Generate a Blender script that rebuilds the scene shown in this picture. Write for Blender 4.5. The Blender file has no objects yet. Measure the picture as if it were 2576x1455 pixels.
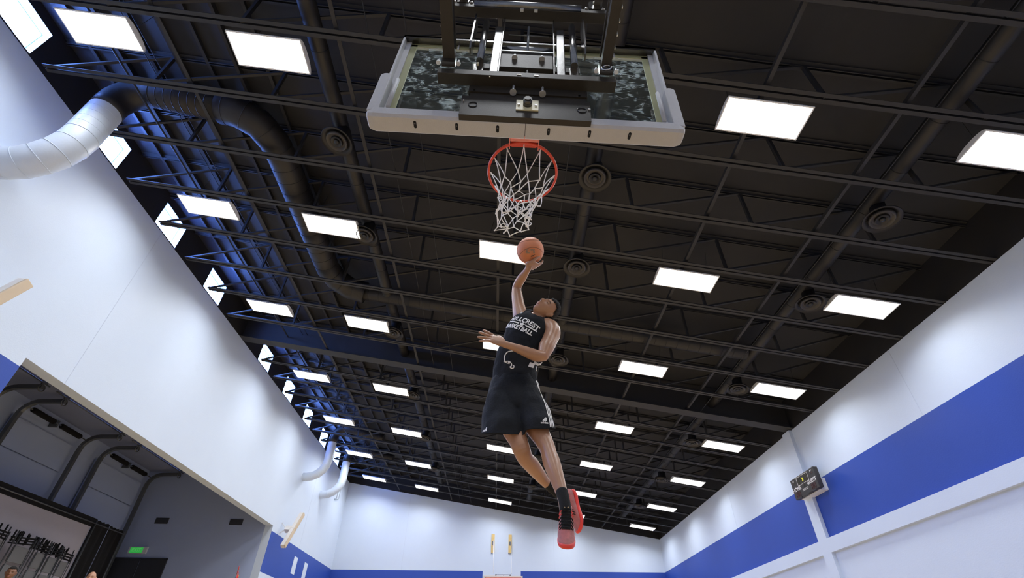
import bpy, bmesh, math, random
from mathutils import Vector, Matrix, noise
from mathutils.bvhtree import BVHTree
random.seed(7)
S = bpy.context.scene
COL = S.collection
V = Vector
PI = math.pi

# ------------------------------------------------------------------ camera
cam_d = bpy.data.cameras.new('camera')
cam = bpy.data.objects.new('camera', cam_d)
COL.objects.link(cam)
yaw, pit, rol = (math.radians(a) for a in (1.2435, 35.3615, 0.7846))
fw = V((math.sin(yaw)*math.cos(pit), math.cos(yaw)*math.cos(pit), math.sin(pit)))
rt = V((math.cos(yaw), -math.sin(yaw), 0))
up = rt.cross(fw)
rt2 = math.cos(rol)*rt + math.sin(rol)*up
up2 = -math.sin(rol)*rt + math.cos(rol)*up
cam.matrix_world = Matrix(((rt2.x, up2.x, -fw.x, 0), (rt2.y, up2.y, -fw.y, 0), (rt2.z, up2.z, -fw.z, 0.18), (0, 0, 0, 1)))
cam_d.sensor_width = 36
cam_d.lens = 1190/2576*36
cam_d.shift_y = 130.5/2576
cam_d.clip_start = 0.05
S.camera = cam

# ------------------------------------------------------------------ world, light, exposure
W = bpy.data.worlds.new('sky'); S.world = W; W.use_nodes = True
bg = W.node_tree.nodes['Background']
bg.inputs[0].default_value = (0.15, 0.31, 1.0, 1)
bg.inputs[1].default_value = 95.0
LAMP = 5.0            # emission of the visible lamp diffusers
WATT = 60.0           # power of each lamp
S.view_settings.view_transform = 'Standard'
S.view_settings.look = 'None'
S.view_settings.gamma = 1
S.view_settings.use_curve_mapping = False
S.view_settings.exposure = 0.0

XL, XR, YB, YN = -8.9, 9.1, 28.0, -2.3
SL = -0.1588
def cz(x, d=0.0): return 8.023 + SL*x + d      # height of the underside of the roof trusses

# ------------------------------------------------------------------ materials
def lin(c):
    c = c/255
    return c/12.92 if c <= 0.04045 else ((c+0.055)/1.055)**2.4
def rgb(r, g, b): return (lin(r), lin(g), lin(b), 1)
def mat(name, col, rough=0.6, metal=0.0, var=0.08, scale=6.0, bump=0.0, bscale=60.0, emit=None, estr=0.0, col2=None, spec=0.5, coord='Object'):
    m = bpy.data.materials.new(name); m.use_nodes = True
    n = m.node_tree.nodes; l = m.node_tree.links
    b = n['Principled BSDF']
    b.inputs['Roughness'].default_value = rough; b.inputs['Metallic'].default_value = metal
    b.inputs['Specular IOR Level'].default_value = spec
    tc = n.new('ShaderNodeTexCoord')
    no = n.new('ShaderNodeTexNoise'); no.inputs['Scale'].default_value = scale; no.inputs['Detail'].default_value = 4
    l.new(tc.outputs[coord], no.inputs['Vector'])
    mx = n.new('ShaderNodeMix'); mx.data_type = 'RGBA'
    c1 = tuple(min(1, x*(1+var)) for x in col[:3])+(1,)
    c2 = col2 if col2 else tuple(x*(1-var) for x in col[:3])+(1,)
    mx.inputs[6].default_value = c1; mx.inputs[7].default_value = c2
    l.new(no.outputs['Fac'], mx.inputs[0]); l.new(mx.outputs[2], b.inputs['Base Color'])
    if bump > 0:
        n2 = n.new('ShaderNodeTexNoise'); n2.inputs['Scale'].default_value = bscale; n2.inputs['Detail'].default_value = 3
        l.new(tc.outputs[coord], n2.inputs['Vector'])
        bp = n.new('ShaderNodeBump'); bp.inputs['Strength'].default_value = bump; bp.inputs['Distance'].default_value = 0.01
        l.new(n2.outputs['Fac'], bp.inputs['Height']); l.new(bp.outputs['Normal'], b.inputs['Normal'])
    if emit:
        b.inputs['Emission Color'].default_value = emit; b.inputs['Emission Strength'].default_value = estr
    return m
M = {}
M['wall'] = mat('white_wall_paint', (0.635, 0.725, 0.87, 1), 0.55, var=0.02, scale=1.5, bump=0.15, bscale=40)
M['blue'] = mat('blue_wall_paint', (0.022, 0.070, 0.40, 1), 0.5, var=0.04, scale=1.5, bump=0.15, bscale=40)
M['black_wall'] = mat('black_wall_paint', (0.010, 0.0095, 0.011, 1), 0.8)
M['ceil'] = mat('dark_deck_paint', (0.0185, 0.018, 0.019, 1), 0.75, var=0.2, scale=3, bump=0.2, bscale=15)
M['joist'] = mat('dark_steel_paint', (0.0225, 0.022, 0.023, 1), 0.65, var=0.15, scale=8)
M['duct'] = mat('black_duct_paint', (0.0145, 0.013, 0.013, 1), 0.5, var=0.2, scale=5, bump=0.2, bscale=20)
M['wduct'] = mat('white_duct_paint', (0.62, 0.70, 0.82, 1), 0.4, var=0.03, bump=0.1, bscale=25)
M['floor'] = mat('maple_floor_varnish', (0.60, 0.43, 0.23, 1), 0.35, var=0.15, scale=2)
M['lampcase'] = mat('white_lamp_housing', (0.75, 0.75, 0.75, 1), 0.5, var=0.02)
M['lamp'] = mat('lit_lamp_diffuser', (0.9, 0.9, 0.9, 1), 0.5, var=0.01, emit=(1.0, 0.97, 0.92, 1), estr=LAMP)
M['recess'] = mat('recess_paint_dimmed_blue', (0.42, 0.51, 0.76, 1), 0.6, var=0.03, scale=1.5)  # white paint like the hall, with the room's dim bluish light in its colour
M['recess_ceiling'] = mat('dim_recess_ceiling_paint', (0.28, 0.32, 0.48, 1), 0.7, var=0.05, scale=1.5)  # bluish dimness of the side room put into the ceiling colour
M['track'] = mat('galvanised_track', (0.16, 0.17, 0.18, 1), 0.4, 0.6)
M['dark'] = mat('near_black_fabric', (0.006, 0.006, 0.008, 1), 0.95, var=0.3, scale=10)
M['screen'] = mat('pale_grey_screen', (0.44, 0.42, 0.48, 1), 0.7, var=0.03)
M['chairgrey'] = mat('grey_chair_plastic', (0.15, 0.15, 0.155, 1), 0.5, var=0.06)
M['chrome'] = mat('chromed_tube', (0.45, 0.45, 0.47, 1), 0.25, 1.0)
M['blacksteel'] = mat('glossy_black_steel', (0.020, 0.017, 0.015, 1), 0.2, 0.0, var=0.2, scale=30, bump=0.08, bscale=220, spec=1.0)
M['mattesteel'] = mat('dark_brown_black_steel', (0.022, 0.018, 0.014, 1), 0.5, 0.0, var=0.2, scale=30, bump=0.1, bscale=180, spec=0.35)
M['tube'] = mat('polished_black_tube', (0.20, 0.20, 0.20, 1), 0.22, 0.9, var=0.2, scale=30, bump=0.1, bscale=260)
M['zinc'] = mat('zinc_bolt', (0.70, 0.70, 0.70, 1), 0.3, 0.6)
M['frame'] = mat('grey_white_board_frame', (0.52, 0.52, 0.53, 1), 0.4, var=0.03)
M['pad'] = mat('grey_edge_padding', (0.40, 0.395, 0.41, 1), 0.6, var=0.04, scale=20, bump=0.25, bscale=250)
M['border'] = mat('yellowed_border_paint', (0.36, 0.36, 0.20, 1), 0.5, var=0.04)
M['cream'] = mat('cream_plate', (0.62, 0.56, 0.36, 1), 0.4, var=0.04)
M['rim'] = mat('orange_red_rim_paint', (0.62, 0.055, 0.022, 1), 0.3, var=0.1, scale=30)
M['rimplate'] = mat('worn_pink_bracket_paint', (0.75, 0.22, 0.17, 1), 0.35, var=0.2, scale=40)
M['net'] = mat('white_net_cord', (0.90, 0.88, 0.87, 1), 0.7, var=0.05, scale=30)
M['white'] = mat('white_print', (0.80, 0.78, 0.76, 1), 0.6, var=0.03)
M['plainwhite'] = mat('white_enamel', (0.72, 0.74, 0.78, 1), 0.45, var=0.03)
M['timber'] = mat('yellow_timber', (0.72, 0.52, 0.20, 1), 0.5, var=0.2, scale=20)
M['beige'] = mat('beige_padding', (0.62, 0.50, 0.36, 1), 0.6, var=0.05)
M['beige_light'] = mat('pale_padding', (0.74, 0.71, 0.68, 1), 0.6, var=0.03)
M['board'] = mat('dark_brown_scoreboard_face', (0.035, 0.030, 0.028, 1), 0.45, var=0.1)
M['digit'] = mat('unlit_dark_red_segment', (0.09, 0.022, 0.018, 1), 0.4)
M['digit2'] = mat('unlit_olive_segment', (0.075, 0.070, 0.035, 1), 0.4)
M['amber'] = mat('lit_amber_dot', (0.8, 0.7, 0.02, 1), 0.4, emit=(1.0, 0.85, 0.02, 1), estr=1.6)
M['exit'] = mat('lit_green_sign', (0.05, 0.5, 0.1, 1), 0.4, emit=(0.05, 0.62, 0.10, 1), estr=0.4)
M['exittext'] = mat('dull_green_letters', (0.35, 0.7, 0.3, 1), 0.4, emit=(0.1, 0.75, 0.15, 1), estr=0.3)
M['vent'] = mat('dark_vent', (0.05, 0.055, 0.075, 1), 0.6)
M['door'] = mat('dark_doorway_tone', (0.035, 0.037, 0.045, 1), 0.5)  # darkness of the open doorway put into the colour
M['skin'] = mat('brown_skin', (0.37, 0.19, 0.108, 1), 0.36, var=0.10, scale=9, bump=0.04, bscale=160)
M['skin_light'] = mat('light_skin', (0.50, 0.26, 0.16, 1), 0.45, var=0.08)
M['skin_dark'] = mat('dark_brown_skin', (0.20, 0.085, 0.04, 1), 0.45, var=0.08)
M['lips'] = mat('lip_skin', (0.34, 0.13, 0.11, 1), 0.35)
M['hair'] = mat('short_black_hair', (0.012, 0.009, 0.008, 1), 0.85, var=0.4, scale=120, bump=1.0, bscale=160)
M['jersey'] = mat('black_jersey_cotton', (0.0095, 0.0105, 0.014, 1), 0.85, var=0.25, scale=14, bump=0.3, bscale=90, spec=0.2)
M['shorts'] = mat('black_shorts_mesh', (0.0085, 0.010, 0.014, 1), 0.8, var=0.25, scale=10, bump=0.35, bscale=70, spec=0.25)
M['sock'] = mat('black_sock_knit', (0.008, 0.008, 0.009, 1), 0.95, var=0.2, scale=60, bump=0.4, bscale=300)
M['gold'] = mat('gold_print', (0.42, 0.30, 0.14, 1), 0.5)
M['shoe'] = mat('mottled_pink_knit', (0.62, 0.16, 0.16, 1), 0.6, var=0.1, scale=28, col2=(0.20, 0.10, 0.09, 1), bump=0.3, bscale=120)
M['sole'] = mat('bright_coral_sole', (0.82, 0.055, 0.04, 1), 0.45, var=0.08, scale=20)
M['shoeline'] = mat('coral_eyelet', (0.9, 0.07, 0.07, 1), 0.5)
M['ball'] = mat('orange_basketball_leather', (0.66, 0.215, 0.085, 1), 0.45, var=0.10, scale=7, bump=0.5, bscale=420)
M['seam'] = mat('dark_ball_channel', (0.16, 0.06, 0.035, 1), 0.6)
M['ballprint'] = mat('grey_ball_print', (0.20, 0.17, 0.13, 1), 0.5)
M['ballblack'] = mat('black_ball_mark', (0.05, 0.03, 0.025, 1), 0.5)
M['eye'] = mat('eye_white', (0.6, 0.55, 0.5, 1), 0.3)
M['iris'] = mat('dark_iris', (0.015, 0.01, 0.008, 1), 0.2)
M['red'] = mat('red_flag_cloth', (0.70, 0.03, 0.02, 1), 0.6)
M['yellow'] = mat('yellow_flag_cloth', (0.85, 0.60, 0.06, 1), 0.6)
M['darkcloth'] = mat('dark_shirt_cloth', (0.02, 0.02, 0.025, 1), 0.9)
M['red_dot'] = mat('red_sprinkler_bulb', (0.5, 0.08, 0.04, 1), 0.4)

# smeared glass
g = bpy.data.materials.new('smeared_glass'); g.use_nodes = True
n, l = g.node_tree.nodes, g.node_tree.links
for x in list(n): n.remove(x)
o_ = n.new('ShaderNodeOutputMaterial'); mx1 = n.new('ShaderNodeMixShader'); mx2 = n.new('ShaderNodeMixShader')
tr = n.new('ShaderNodeBsdfTransparent'); tr.inputs[0].default_value = (0.80, 0.86, 0.84, 1)
gl = n.new('ShaderNodeBsdfGlossy'); gl.inputs['Roughness'].default_value = 0.03
di = n.new('ShaderNodeBsdfTranslucent'); di.inputs[0].default_value = (0.55, 0.62, 0.62, 1)
di2 = n.new('ShaderNodeBsdfDiffuse'); di2.inputs[0].default_value = (0.55, 0.62, 0.62, 1)
mxd = n.new('ShaderNodeMixShader'); l.new(di.outputs[0], mxd.inputs[1]); l.new(di2.outputs[0], mxd.inputs[2])
fr = n.new('ShaderNodeFresnel'); fr.inputs[0].default_value = 1.45
tc = n.new('ShaderNodeTexCoord'); mp = n.new('ShaderNodeMapping'); mp.inputs['Scale'].default_value = (1, 1, 1.6); mp.inputs['Rotation'].default_value = (0, 0.5, 0)
l.new(tc.outputs['Object'], mp.inputs[0])
n1 = n.new('ShaderNodeTexNoise'); n1.inputs['Scale'].default_value = 12; n1.inputs['Detail'].default_value = 5; n1.inputs['Distortion'].default_value = 1.3
n2 = n.new('ShaderNodeTexNoise'); n2.inputs['Scale'].default_value = 2.3; n2.inputs['Detail'].default_value = 2
l.new(mp.outputs[0], n1.inputs[0]); l.new(tc.outputs['Object'], n2.inputs[0])
r1 = n.new('ShaderNodeMapRange'); r1.inputs[1].default_value = 0.53; r1.inputs[2].default_value = 0.72; r1.inputs[3].default_value = 0.0; r1.inputs[4].default_value = 0.9
r2 = n.new('ShaderNodeMapRange'); r2.inputs[1].default_value = 0.38; r2.inputs[2].default_value = 0.62; r2.inputs[3].default_value = 0.12; r2.inputs[4].default_value = 1.0
l.new(n1.outputs['Fac'], r1.inputs[0]); l.new(n2.outputs['Fac'], r2.inputs[0])
mu = n.new('ShaderNodeMath'); mu.operation = 'MULTIPLY'; l.new(r1.outputs[0], mu.inputs[0]); l.new(r2.outputs[0], mu.inputs[1])
ad = n.new('ShaderNodeMath'); ad.operation = 'ADD'; ad.inputs[1].default_value = 0.02; l.new(mu.outputs[0], ad.inputs[0])
geo = n.new('ShaderNodeNewGeometry'); inv = n.new('ShaderNodeMath'); inv.operation = 'SUBTRACT'; inv.inputs[0].default_value = 1.0; l.new(geo.outputs['Backfacing'], inv.inputs[1])
fm = n.new('ShaderNodeMath'); fm.operation = 'MULTIPLY'; l.new(inv.outputs[0], fm.inputs[0]); l.new(fr.outputs[0], fm.inputs[1])
l.new(fm.outputs[0], mx1.inputs[0]); l.new(tr.outputs[0], mx1.inputs[1]); l.new(gl.outputs[0], mx1.inputs[2])
l.new(ad.outputs[0], mx2.inputs[0]); l.new(mx1.outputs[0], mx2.inputs[1]); l.new(mxd.outputs[0], mx2.inputs[2]); l.new(mx2.outputs[0], o_.inputs[0])
M['glass'] = g
# clear window pane
g = bpy.data.materials.new('window_glass'); g.use_nodes = True
n, l = g.node_tree.nodes, g.node_tree.links
for x in list(n): n.remove(x)
o_ = n.new('ShaderNodeOutputMaterial'); mx1 = n.new('ShaderNodeMixShader')
tr = n.new('ShaderNodeBsdfTransparent'); tr.inputs[0].default_value = (0.95, 0.97, 1, 1)
gl = n.new('ShaderNodeBsdfGlossy'); gl.inputs['Roughness'].default_value = 0.02
mx1.inputs[0].default_value = 0.06; l.new(tr.outputs[0], mx1.inputs[1]); l.new(gl.outputs[0], mx1.inputs[2]); l.new(mx1.outputs[0], o_.inputs[0])
M['pane'] = g

# ------------------------------------------------------------------ mesh helpers
class MB:
    def __init__(s): s.bm = bmesh.new()
    def box(s, lo, hi, mtx=None, mi=0):
        x0, y0, z0 = lo; x1, y1, z1 = hi
        vs = [s.bm.verts.new(p) for p in ((x0,y0,z0),(x1,y0,z0),(x1,y1,z0),(x0,y1,z0),(x0,y0,z1),(x1,y0,z1),(x1,y1,z1),(x0,y1,z1))]
        if mtx: 
            for v in vs: v.co = mtx @ v.co
        for f in ((0,3,2,1),(4,5,6,7),(0,1,5,4),(1,2,6,5),(2,3,7,6),(3,0,4,7)):
            fc = s.bm.faces.new([vs[i] for i in f]); fc.material_index = mi
        return s
    def cbox(s, c, d, mtx=None, mi=0):
        return s.box([c[i]-d[i]/2 for i in range(3)], [c[i]+d[i]/2 for i in range(3)], mtx, mi)
    def bar(s, a, b, w, h=None, ref=(0,0,1), mi=0):
        a, b = V(a), V(b); d = (b-a); L = d.length; d.normalize(); h = h or w
        r = V(ref)
        if abs(d.dot(r)) > 0.95: r = V((1,0,0))
        x = d.cross(r).normalized(); y = x.cross(d).normalized()
        m = Matrix(((x.x,y.x,d.x,a.x),(x.y,y.y,d.y,a.y),(x.z,y.z,d.z,a.z),(0,0,0,1)))
        return s.box((-w/2,-h/2,0),(w/2,h/2,L), m, mi)
    def tube(s, pts, r, seg=10, cap=True, mi=0, closed=False):
        pts = [V(p) for p in pts]; n = len(pts); rings = []
        rr = r if isinstance(r, (list, tuple)) else [r]*n
        t0 = (pts[1]-pts[0]).normalized()
        x = t0.orthogonal().normalized()
        for i, p in enumerate(pts):
            if closed: t = (pts[(i+1) % n]-pts[i-1]).normalized()
            elif i == 0: t = t0
            elif i == n-1: t = (pts[-1]-pts[-2]).normalized()
            else: t = ((pts[i+1]-p).normalized()+(p-pts[i-1]).normalized()).normalized()
            x = (x - t*x.dot(t)).normalized(); y = t.cross(x)
            rings.append([s.bm.verts.new(p+(x*math.cos(a)+y*math.sin(a))*rr[i]) for a in (2*PI*k/seg for k in range(seg))])
        for i in range(n if closed else n-1):
            A, B = rings[i], rings[(i+1) % n]
            for k in range(seg):
                f = s.bm.faces.new((A[k], A[(k+1)%seg], B[(k+1)%seg], B[k])); f.smooth = True; f.material_index = mi
        if cap and not closed:
            s.bm.faces.new(rings[0][::-1]).material_index = mi; s.bm.faces.new(rings[-1]).material_index = mi
        return s
    def quad(s, pts, mi=0):
        f = s.bm.faces.new([s.bm.verts.new(p) for p in pts]); f.material_index = mi; return s
    def prism(s, prof, a, b, mi=0):
        """prof: list of 3D points; extruded by b-a."""
        d = V(b)-V(a); n = len(prof)
        A = [s.bm.verts.new(V(p)) for p in prof]; B = [s.bm.verts.new(V(p)+d) for p in prof]
        s.bm.faces.new(A[::-1]).material_index = mi; s.bm.faces.new(B).material_index = mi
        for i in range(n):
            s.bm.faces.new((A[i], A[(i+1)%n], B[(i+1)%n], B[i])).material_index = mi
        return s
    def lathe(s, prof, c, seg=28, mi=0, axis='z'):
        rings = []
        for r, z in prof:
            rings.append([s.bm.verts.new(V(c)+(V((r*math.cos(a), r*math.sin(a), z)) if axis == 'z' else V((r*math.cos(a), z, r*math.sin(a))))) for a in (2*PI*k/seg for k in range(seg))])
        for A, B in zip(rings, rings[1:]):
            for k in range(seg):
                f = s.bm.faces.new((A[k], A[(k+1)%seg], B[(k+1)%seg], B[k])); f.smooth = True; f.material_index = mi
        s.bm.faces.new(rings[0]).material_index = mi; s.bm.faces.new(rings[-1][::-1]).material_index = mi
        return s
    def sphere(s, c, r, seg=12, mi=0, scl=(1,1,1), mtx=None):
        ret = bmesh.ops.create_uvsphere(s.bm, u_segments=seg, v_segments=max(6, seg*2//3), radius=r)
        for v in ret['verts']:
            v.co = V((v.co.x*scl[0], v.co.y*scl[1], v.co.z*scl[2]))
            if mtx: v.co = mtx @ v.co
            v.co += V(c)
        for f in {f for v in ret['verts'] for f in v.link_faces}: f.smooth = True; f.material_index = mi
        return s
    def build(s, name, m, parent=None, bevel=0, local=True):
        bmesh.ops.recalc_face_normals(s.bm, faces=s.bm.faces)
        if bevel: bmesh.ops.bevel(s.bm, geom=s.bm.edges[:], offset=bevel, segments=2, affect='EDGES', profile=0.5)
        me = bpy.data.meshes.new(name); s.bm.to_mesh(me); s.bm.free()
        for k in (m if isinstance(m, (list, tuple)) else [m]): me.materials.append(k)
        o = bpy.data.objects.new(name, me); COL.objects.link(o)
        if parent: o.parent = parent
        return o
def tag(o, label=None, cat=None, group=None, kind=None):
    if label: o['label'] = label
    if cat: o['category'] = cat
    if group: o['group'] = group
    if kind: o['kind'] = kind
    return o
def empty(name, loc=(0,0,0), rot=(0,0,0), parent=None):
    o = bpy.data.objects.new(name, None); o.empty_display_size = 0.1; COL.objects.link(o)
    o.location = loc; o.rotation_euler = rot
    if parent: o.parent = parent
    return o
def copy_tree(o, parent=None, loc=None):
    c = o.copy(); COL.objects.link(c)
    if parent: c.parent = parent
    if loc is not None: c.location = loc
    for ch in list(o.children): copy_tree(ch, c)
    return c
def text_mesh(txt, size, bold=0.0, cut=None, spacing=1.0):
    """flat text as a list of (verts2d, faces), centred on the origin"""
    cu = bpy.data.curves.new('text', 'FONT'); cu.body = txt; cu.size = size; cu.align_x = 'CENTER'; cu.align_y = 'CENTER'
    cu.offset = bold; cu.resolution_u = 3; cu.space_character = spacing
    o = bpy.data.objects.new('text', cu); COL.objects.link(o)
    dg = bpy.context.evaluated_depsgraph_get(); dg.update()
    me = bpy.data.meshes.new_from_object(o.evaluated_get(dg))
    bm = bmesh.new(); bm.from_mesh(me)
    bpy.data.objects.remove(o); bpy.data.curves.remove(cu); bpy.data.meshes.remove(me)
    bmesh.ops.triangulate(bm, faces=bm.faces)
    if cut:
        for _ in range(5):
            ed = [e for e in bm.edges if e.calc_length() > cut]
            if not ed: break
            bmesh.ops.subdivide_edges(bm, edges=ed, cuts=1)
            bmesh.ops.triangulate(bm, faces=bm.faces)
    return bm
def flat_text(name, txt, size, mtx, m, parent, bold=0.0, depth=0.0, spacing=1.0):
    bm = text_mesh(txt, size, bold, spacing=spacing)
    for v in bm.verts: v.co = mtx @ v.co
    me = bpy.data.meshes.new(name); bm.to_mesh(me); bm.free(); me.materials.append(m)
    o = bpy.data.objects.new(name, me); COL.objects.link(o); o.parent = parent
    return o

# ------------------------------------------------------------------ room shell
def grid_wall(name, x, ys, zs, cell, mats, kind='structure'):
    """wall in the plane x; cell(i, j) gives a material index or None for a hole"""
    mb = MB()
    for i in range(len(ys)-1):
        for j in range(len(zs)-1):
            c = cell((ys[i]+ys[i+1])/2, (zs[j]+zs[j+1])/2)
            if c is None: continue
            mb.quad([(x,ys[i],zs[j]),(x,ys[i+1],zs[j]),(x,ys[i+1],zs[j+1]),(x,ys[i],zs[j+1])], c)
    o = mb.build(name, mats); o['kind'] = kind; return o
OY0, OY1, OZ = 7.65, 19.72, 4.93            # big opening in the left wall
wins = [0.98, 3.42, 5.86, 8.29, 10.72, 14.68, 17.12, 19.57, 22.02, 24.47]
WW, WZ0, WZ1 = 0.90, 9.475, 10.22
PL = cz(XL)                                  # white paint stops here (left)
PR_ = cz(XR)
ys = sorted({YN, OY0, OY1, YB} | {w for w in wins} | {w+WW for w in wins})
def cellL(y, z):
    if OY0 < y < OY1 and z < OZ: return None
    if WZ0 < z < WZ1 and any(w < y < w+WW for w in wins): return None
    if z > PL: return 2
    return 1 if 3.28 < z < 4.74 else 0
wl = grid_wall('wall_left', XL, ys, [0, 3.28, 4.74, OZ, PL, WZ0, WZ1, cz(XL, 1.05)], cellL, [M['wall'], M['blue'], M['black_wall']])
# wall thickness around the opening
mb = MB(); T = 0.30
mb.quad([(XL,OY0,OZ),(XL,OY1,OZ),(XL-T,OY1,OZ),(XL-T,OY0,OZ)]).quad([(XL,OY0,0),(XL,OY0,OZ),(XL-T,OY0,OZ),(XL-T,OY0,0)]).quad([(XL,OY1,0),(XL,OY1,OZ),(XL-T,OY1,OZ),(XL-T,OY1,0)])
mb.quad([(XL-T,OY0,OZ),(XL-T,OY1,OZ),(XL-T,OY1,7.05),(XL-T,OY0,7.05)]).quad([(XL-T,YN,0),(XL-T,OY0,0),(XL-T,OY0,7.05),(XL-T,YN,7.05)])
o = mb.build('opening_reveal', M['wall'], wl)
mb = MB()                                     # outer face of the wall, round the windows
ys2 = ys
for i in range(len(ys2)-1):
    a, b = ys2[i], ys2[i+1]; c = (a+b)/2
    mb.box((XL-0.235, a, 7.06), (XL-0.205, b, WZ0)); mb.box((XL-0.235, a, WZ1), (XL-0.205, b, 10.55))
    if not any(w < c < w+WW for w in wins): mb.box((XL-0.235, a, WZ0), (XL-0.205, b, WZ1))
mb.build('outer_leaf', M['wall'], wl)
for i, w in enumerate(wins):
    wn = empty('window_%d' % (i+1), (XL, w+WW/2, (WZ0+WZ1)/2)); wn['kind'] = 'structure'
    h, k = WW/2, (WZ1-WZ0)/2
    mb = MB(); D = 0.21
    mb.quad([(0,-h,k),(0,h,k),(-D,h,k),(-D,-h,k)]).quad([(0,-h,-k),(0,h,-k),(-D,h,-k),(-D,-h,-k)]).quad([(0,-h,-k),(0,-h,k),(-D,-h,k),(-D,-h,-k)]).quad([(0,h,-k),(0,h,k),(-D,h,k),(-D,h,-k)])
    mb.build('window_reveal', M['plainwhite'], wn)
    pd_ = bpy.data.lights.new('daylight_portal', 'AREA'); pd_.shape = 'RECTANGLE'; pd_.size = WZ1-WZ0; pd_.size_y = WW; pd_.cycles.is_portal = True
    po = bpy.data.objects.new('daylight_portal', pd_); COL.objects.link(po); po.parent = wn; po.location = (-.20, 0, 0); po.rotation_euler = (0, -PI/2, 0)
    mb = MB()
    for a, b in (((-D,-h,-k),(-D+.02,h,-k+.014)), ((-D,-h,k-.014),(-D+.02,h,k)), ((-D,-h,-k),(-D+.02,-h+.014,k)), ((-D,h-.014,-k),(-D+.02,h,k))): mb.box(a, b)
    mb.build('window_frame', M['plainwhite'], wn)
    mb = MB(); mb.box((-D+.006,-h,-k),(-D+.010,h,k)); mb.build('pane', M['pane'], wn)
# right wall
o = grid_wall('wall_right', XR, [YN, YB], [0, 3.36, 4.875, PR_, cz(XR, 1.05)], lambda y, z: 2 if z > PR_ else (1 if 3.36 < z < 4.875 else 0), [M['wall'], M['blue'], M['black_wall']])
wr = o
# back wall: sloping top, stripe with a gap behind the far hoop
mb = MB()
def bq(x0, x1, f0, f1, mi): mb.quad([(x0,YB,f0(x0)),(x1,YB,f0(x1)),(x1,YB,f1(x1)),(x0,YB,f1(x0))], mi)
top = lambda x: 4.74+(4.875-4.74)*(x-XL)/(XR-XL)
bot = lambda x: 3.28+(3.36-3.28)*(x-XL)/(XR-XL)
Z0 = lambda x: 0.0
for x0, x1, st in ((XL, -0.80, 1), (-0.80, 1.25, 0), (1.25, XR, 1)):
    bq(x0, x1, Z0, bot, 0); bq(x0, x1, bot, top, 1 if st else 0); bq(x0, x1, top, lambda x: cz(x), 0); bq(x0, x1, lambda x: cz(x), lambda x: cz(x, 1.05), 2)
wb = mb.build('wall_back', [M['wall'], M['blue'], M['black_wall']]); wb['kind'] = 'structure'
mb = MB(); mb.quad([(XL,YN,0),(XR,YN,0),(XR,YN,cz(XR,1.05)),(XL,YN,cz(XL,1.05))])
wn_ = mb.build('wall_near', M['wall']); wn_['kind'] = 'structure'
mb = MB(); mb.box((XL-6.2, YN-.1, -0.1), (XR+.1, YB+.1, 0)); o = mb.build('floor', M['floor']); o['kind'] = 'structure'
# thin strips for the wall panel joints, groove shade put into their colour
def joint(parent, a, b, mi='vent'):
    m_ = MB(); m_.box(a, b); m_.build('panel_joint', M['seamline'], parent)
M['seamline'] = mat('shadowed_wall_joint', (0.58, 0.66, 0.80, 1), 0.7, var=0.02)
for y in (3.4, 9.0, 18.6, 23.6): joint(wr, (XR-.003, y-.007, 4.875), (XR+.01, y+.007, PR_))
for x in (-5.18, 3.08): joint(wb, (x-.008, YB-.003, top(x)), (x+.008, YB+.01, cz(x)))
for y in (8.62, 22.9): joint(wl, (XL-.01, y-.007, OZ if y < 19 else 4.74), (XL+.003, y+.007, PL))
# right wall rail and pilaster
mb = MB(); mb.box((XR-.10, YN, 3.01), (XR+.02, YB, 3.365)); o = mb.build('trim_1', M['wall']); o['kind'] = 'structure'
mb = MB(); mb.box((XR-.10, 13.47, 0), (XR+.02, 13.87, 3.01)); mb.box((XR-.10, 13.47, 3.365), (XR+.02, 13.87, PR_-.0)); o = mb.build('trim_2', M['wall']); o['kind'] = 'structure'
# white panels painted on the left stripe
for i, y in enumerate((22.62, 23.99)):
    mb = MB(); mb.box((XL-.01, y, 3.69 if i == 0 else 3.3), (XL+.012, y+.43, 4.37)); o = mb.build('trim_%d' % (3+i), M['wall']); o['kind'] = 'structure'

# ------------------------------------------------------------------ recess room behind the opening
RX = -14.6
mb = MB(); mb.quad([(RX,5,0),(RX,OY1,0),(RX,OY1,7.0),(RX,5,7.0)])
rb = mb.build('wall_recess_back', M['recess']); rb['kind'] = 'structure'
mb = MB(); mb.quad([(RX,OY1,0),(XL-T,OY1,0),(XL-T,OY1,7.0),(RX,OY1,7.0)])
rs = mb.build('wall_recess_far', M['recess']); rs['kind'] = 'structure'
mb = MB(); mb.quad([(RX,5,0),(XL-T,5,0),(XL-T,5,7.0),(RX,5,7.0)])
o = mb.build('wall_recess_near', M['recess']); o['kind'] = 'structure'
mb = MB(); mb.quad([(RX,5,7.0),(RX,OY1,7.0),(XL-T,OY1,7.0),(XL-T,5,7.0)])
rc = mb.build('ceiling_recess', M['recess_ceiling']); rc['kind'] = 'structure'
for a, b in ((9.0, 14.0), (14.35, 18.6)):
    mb = MB(); mb.box((-12.9, a, 6.93), (-12.2, b, 7.0)); mb.build('ceiling_panel', M['recess'], rc)

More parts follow.
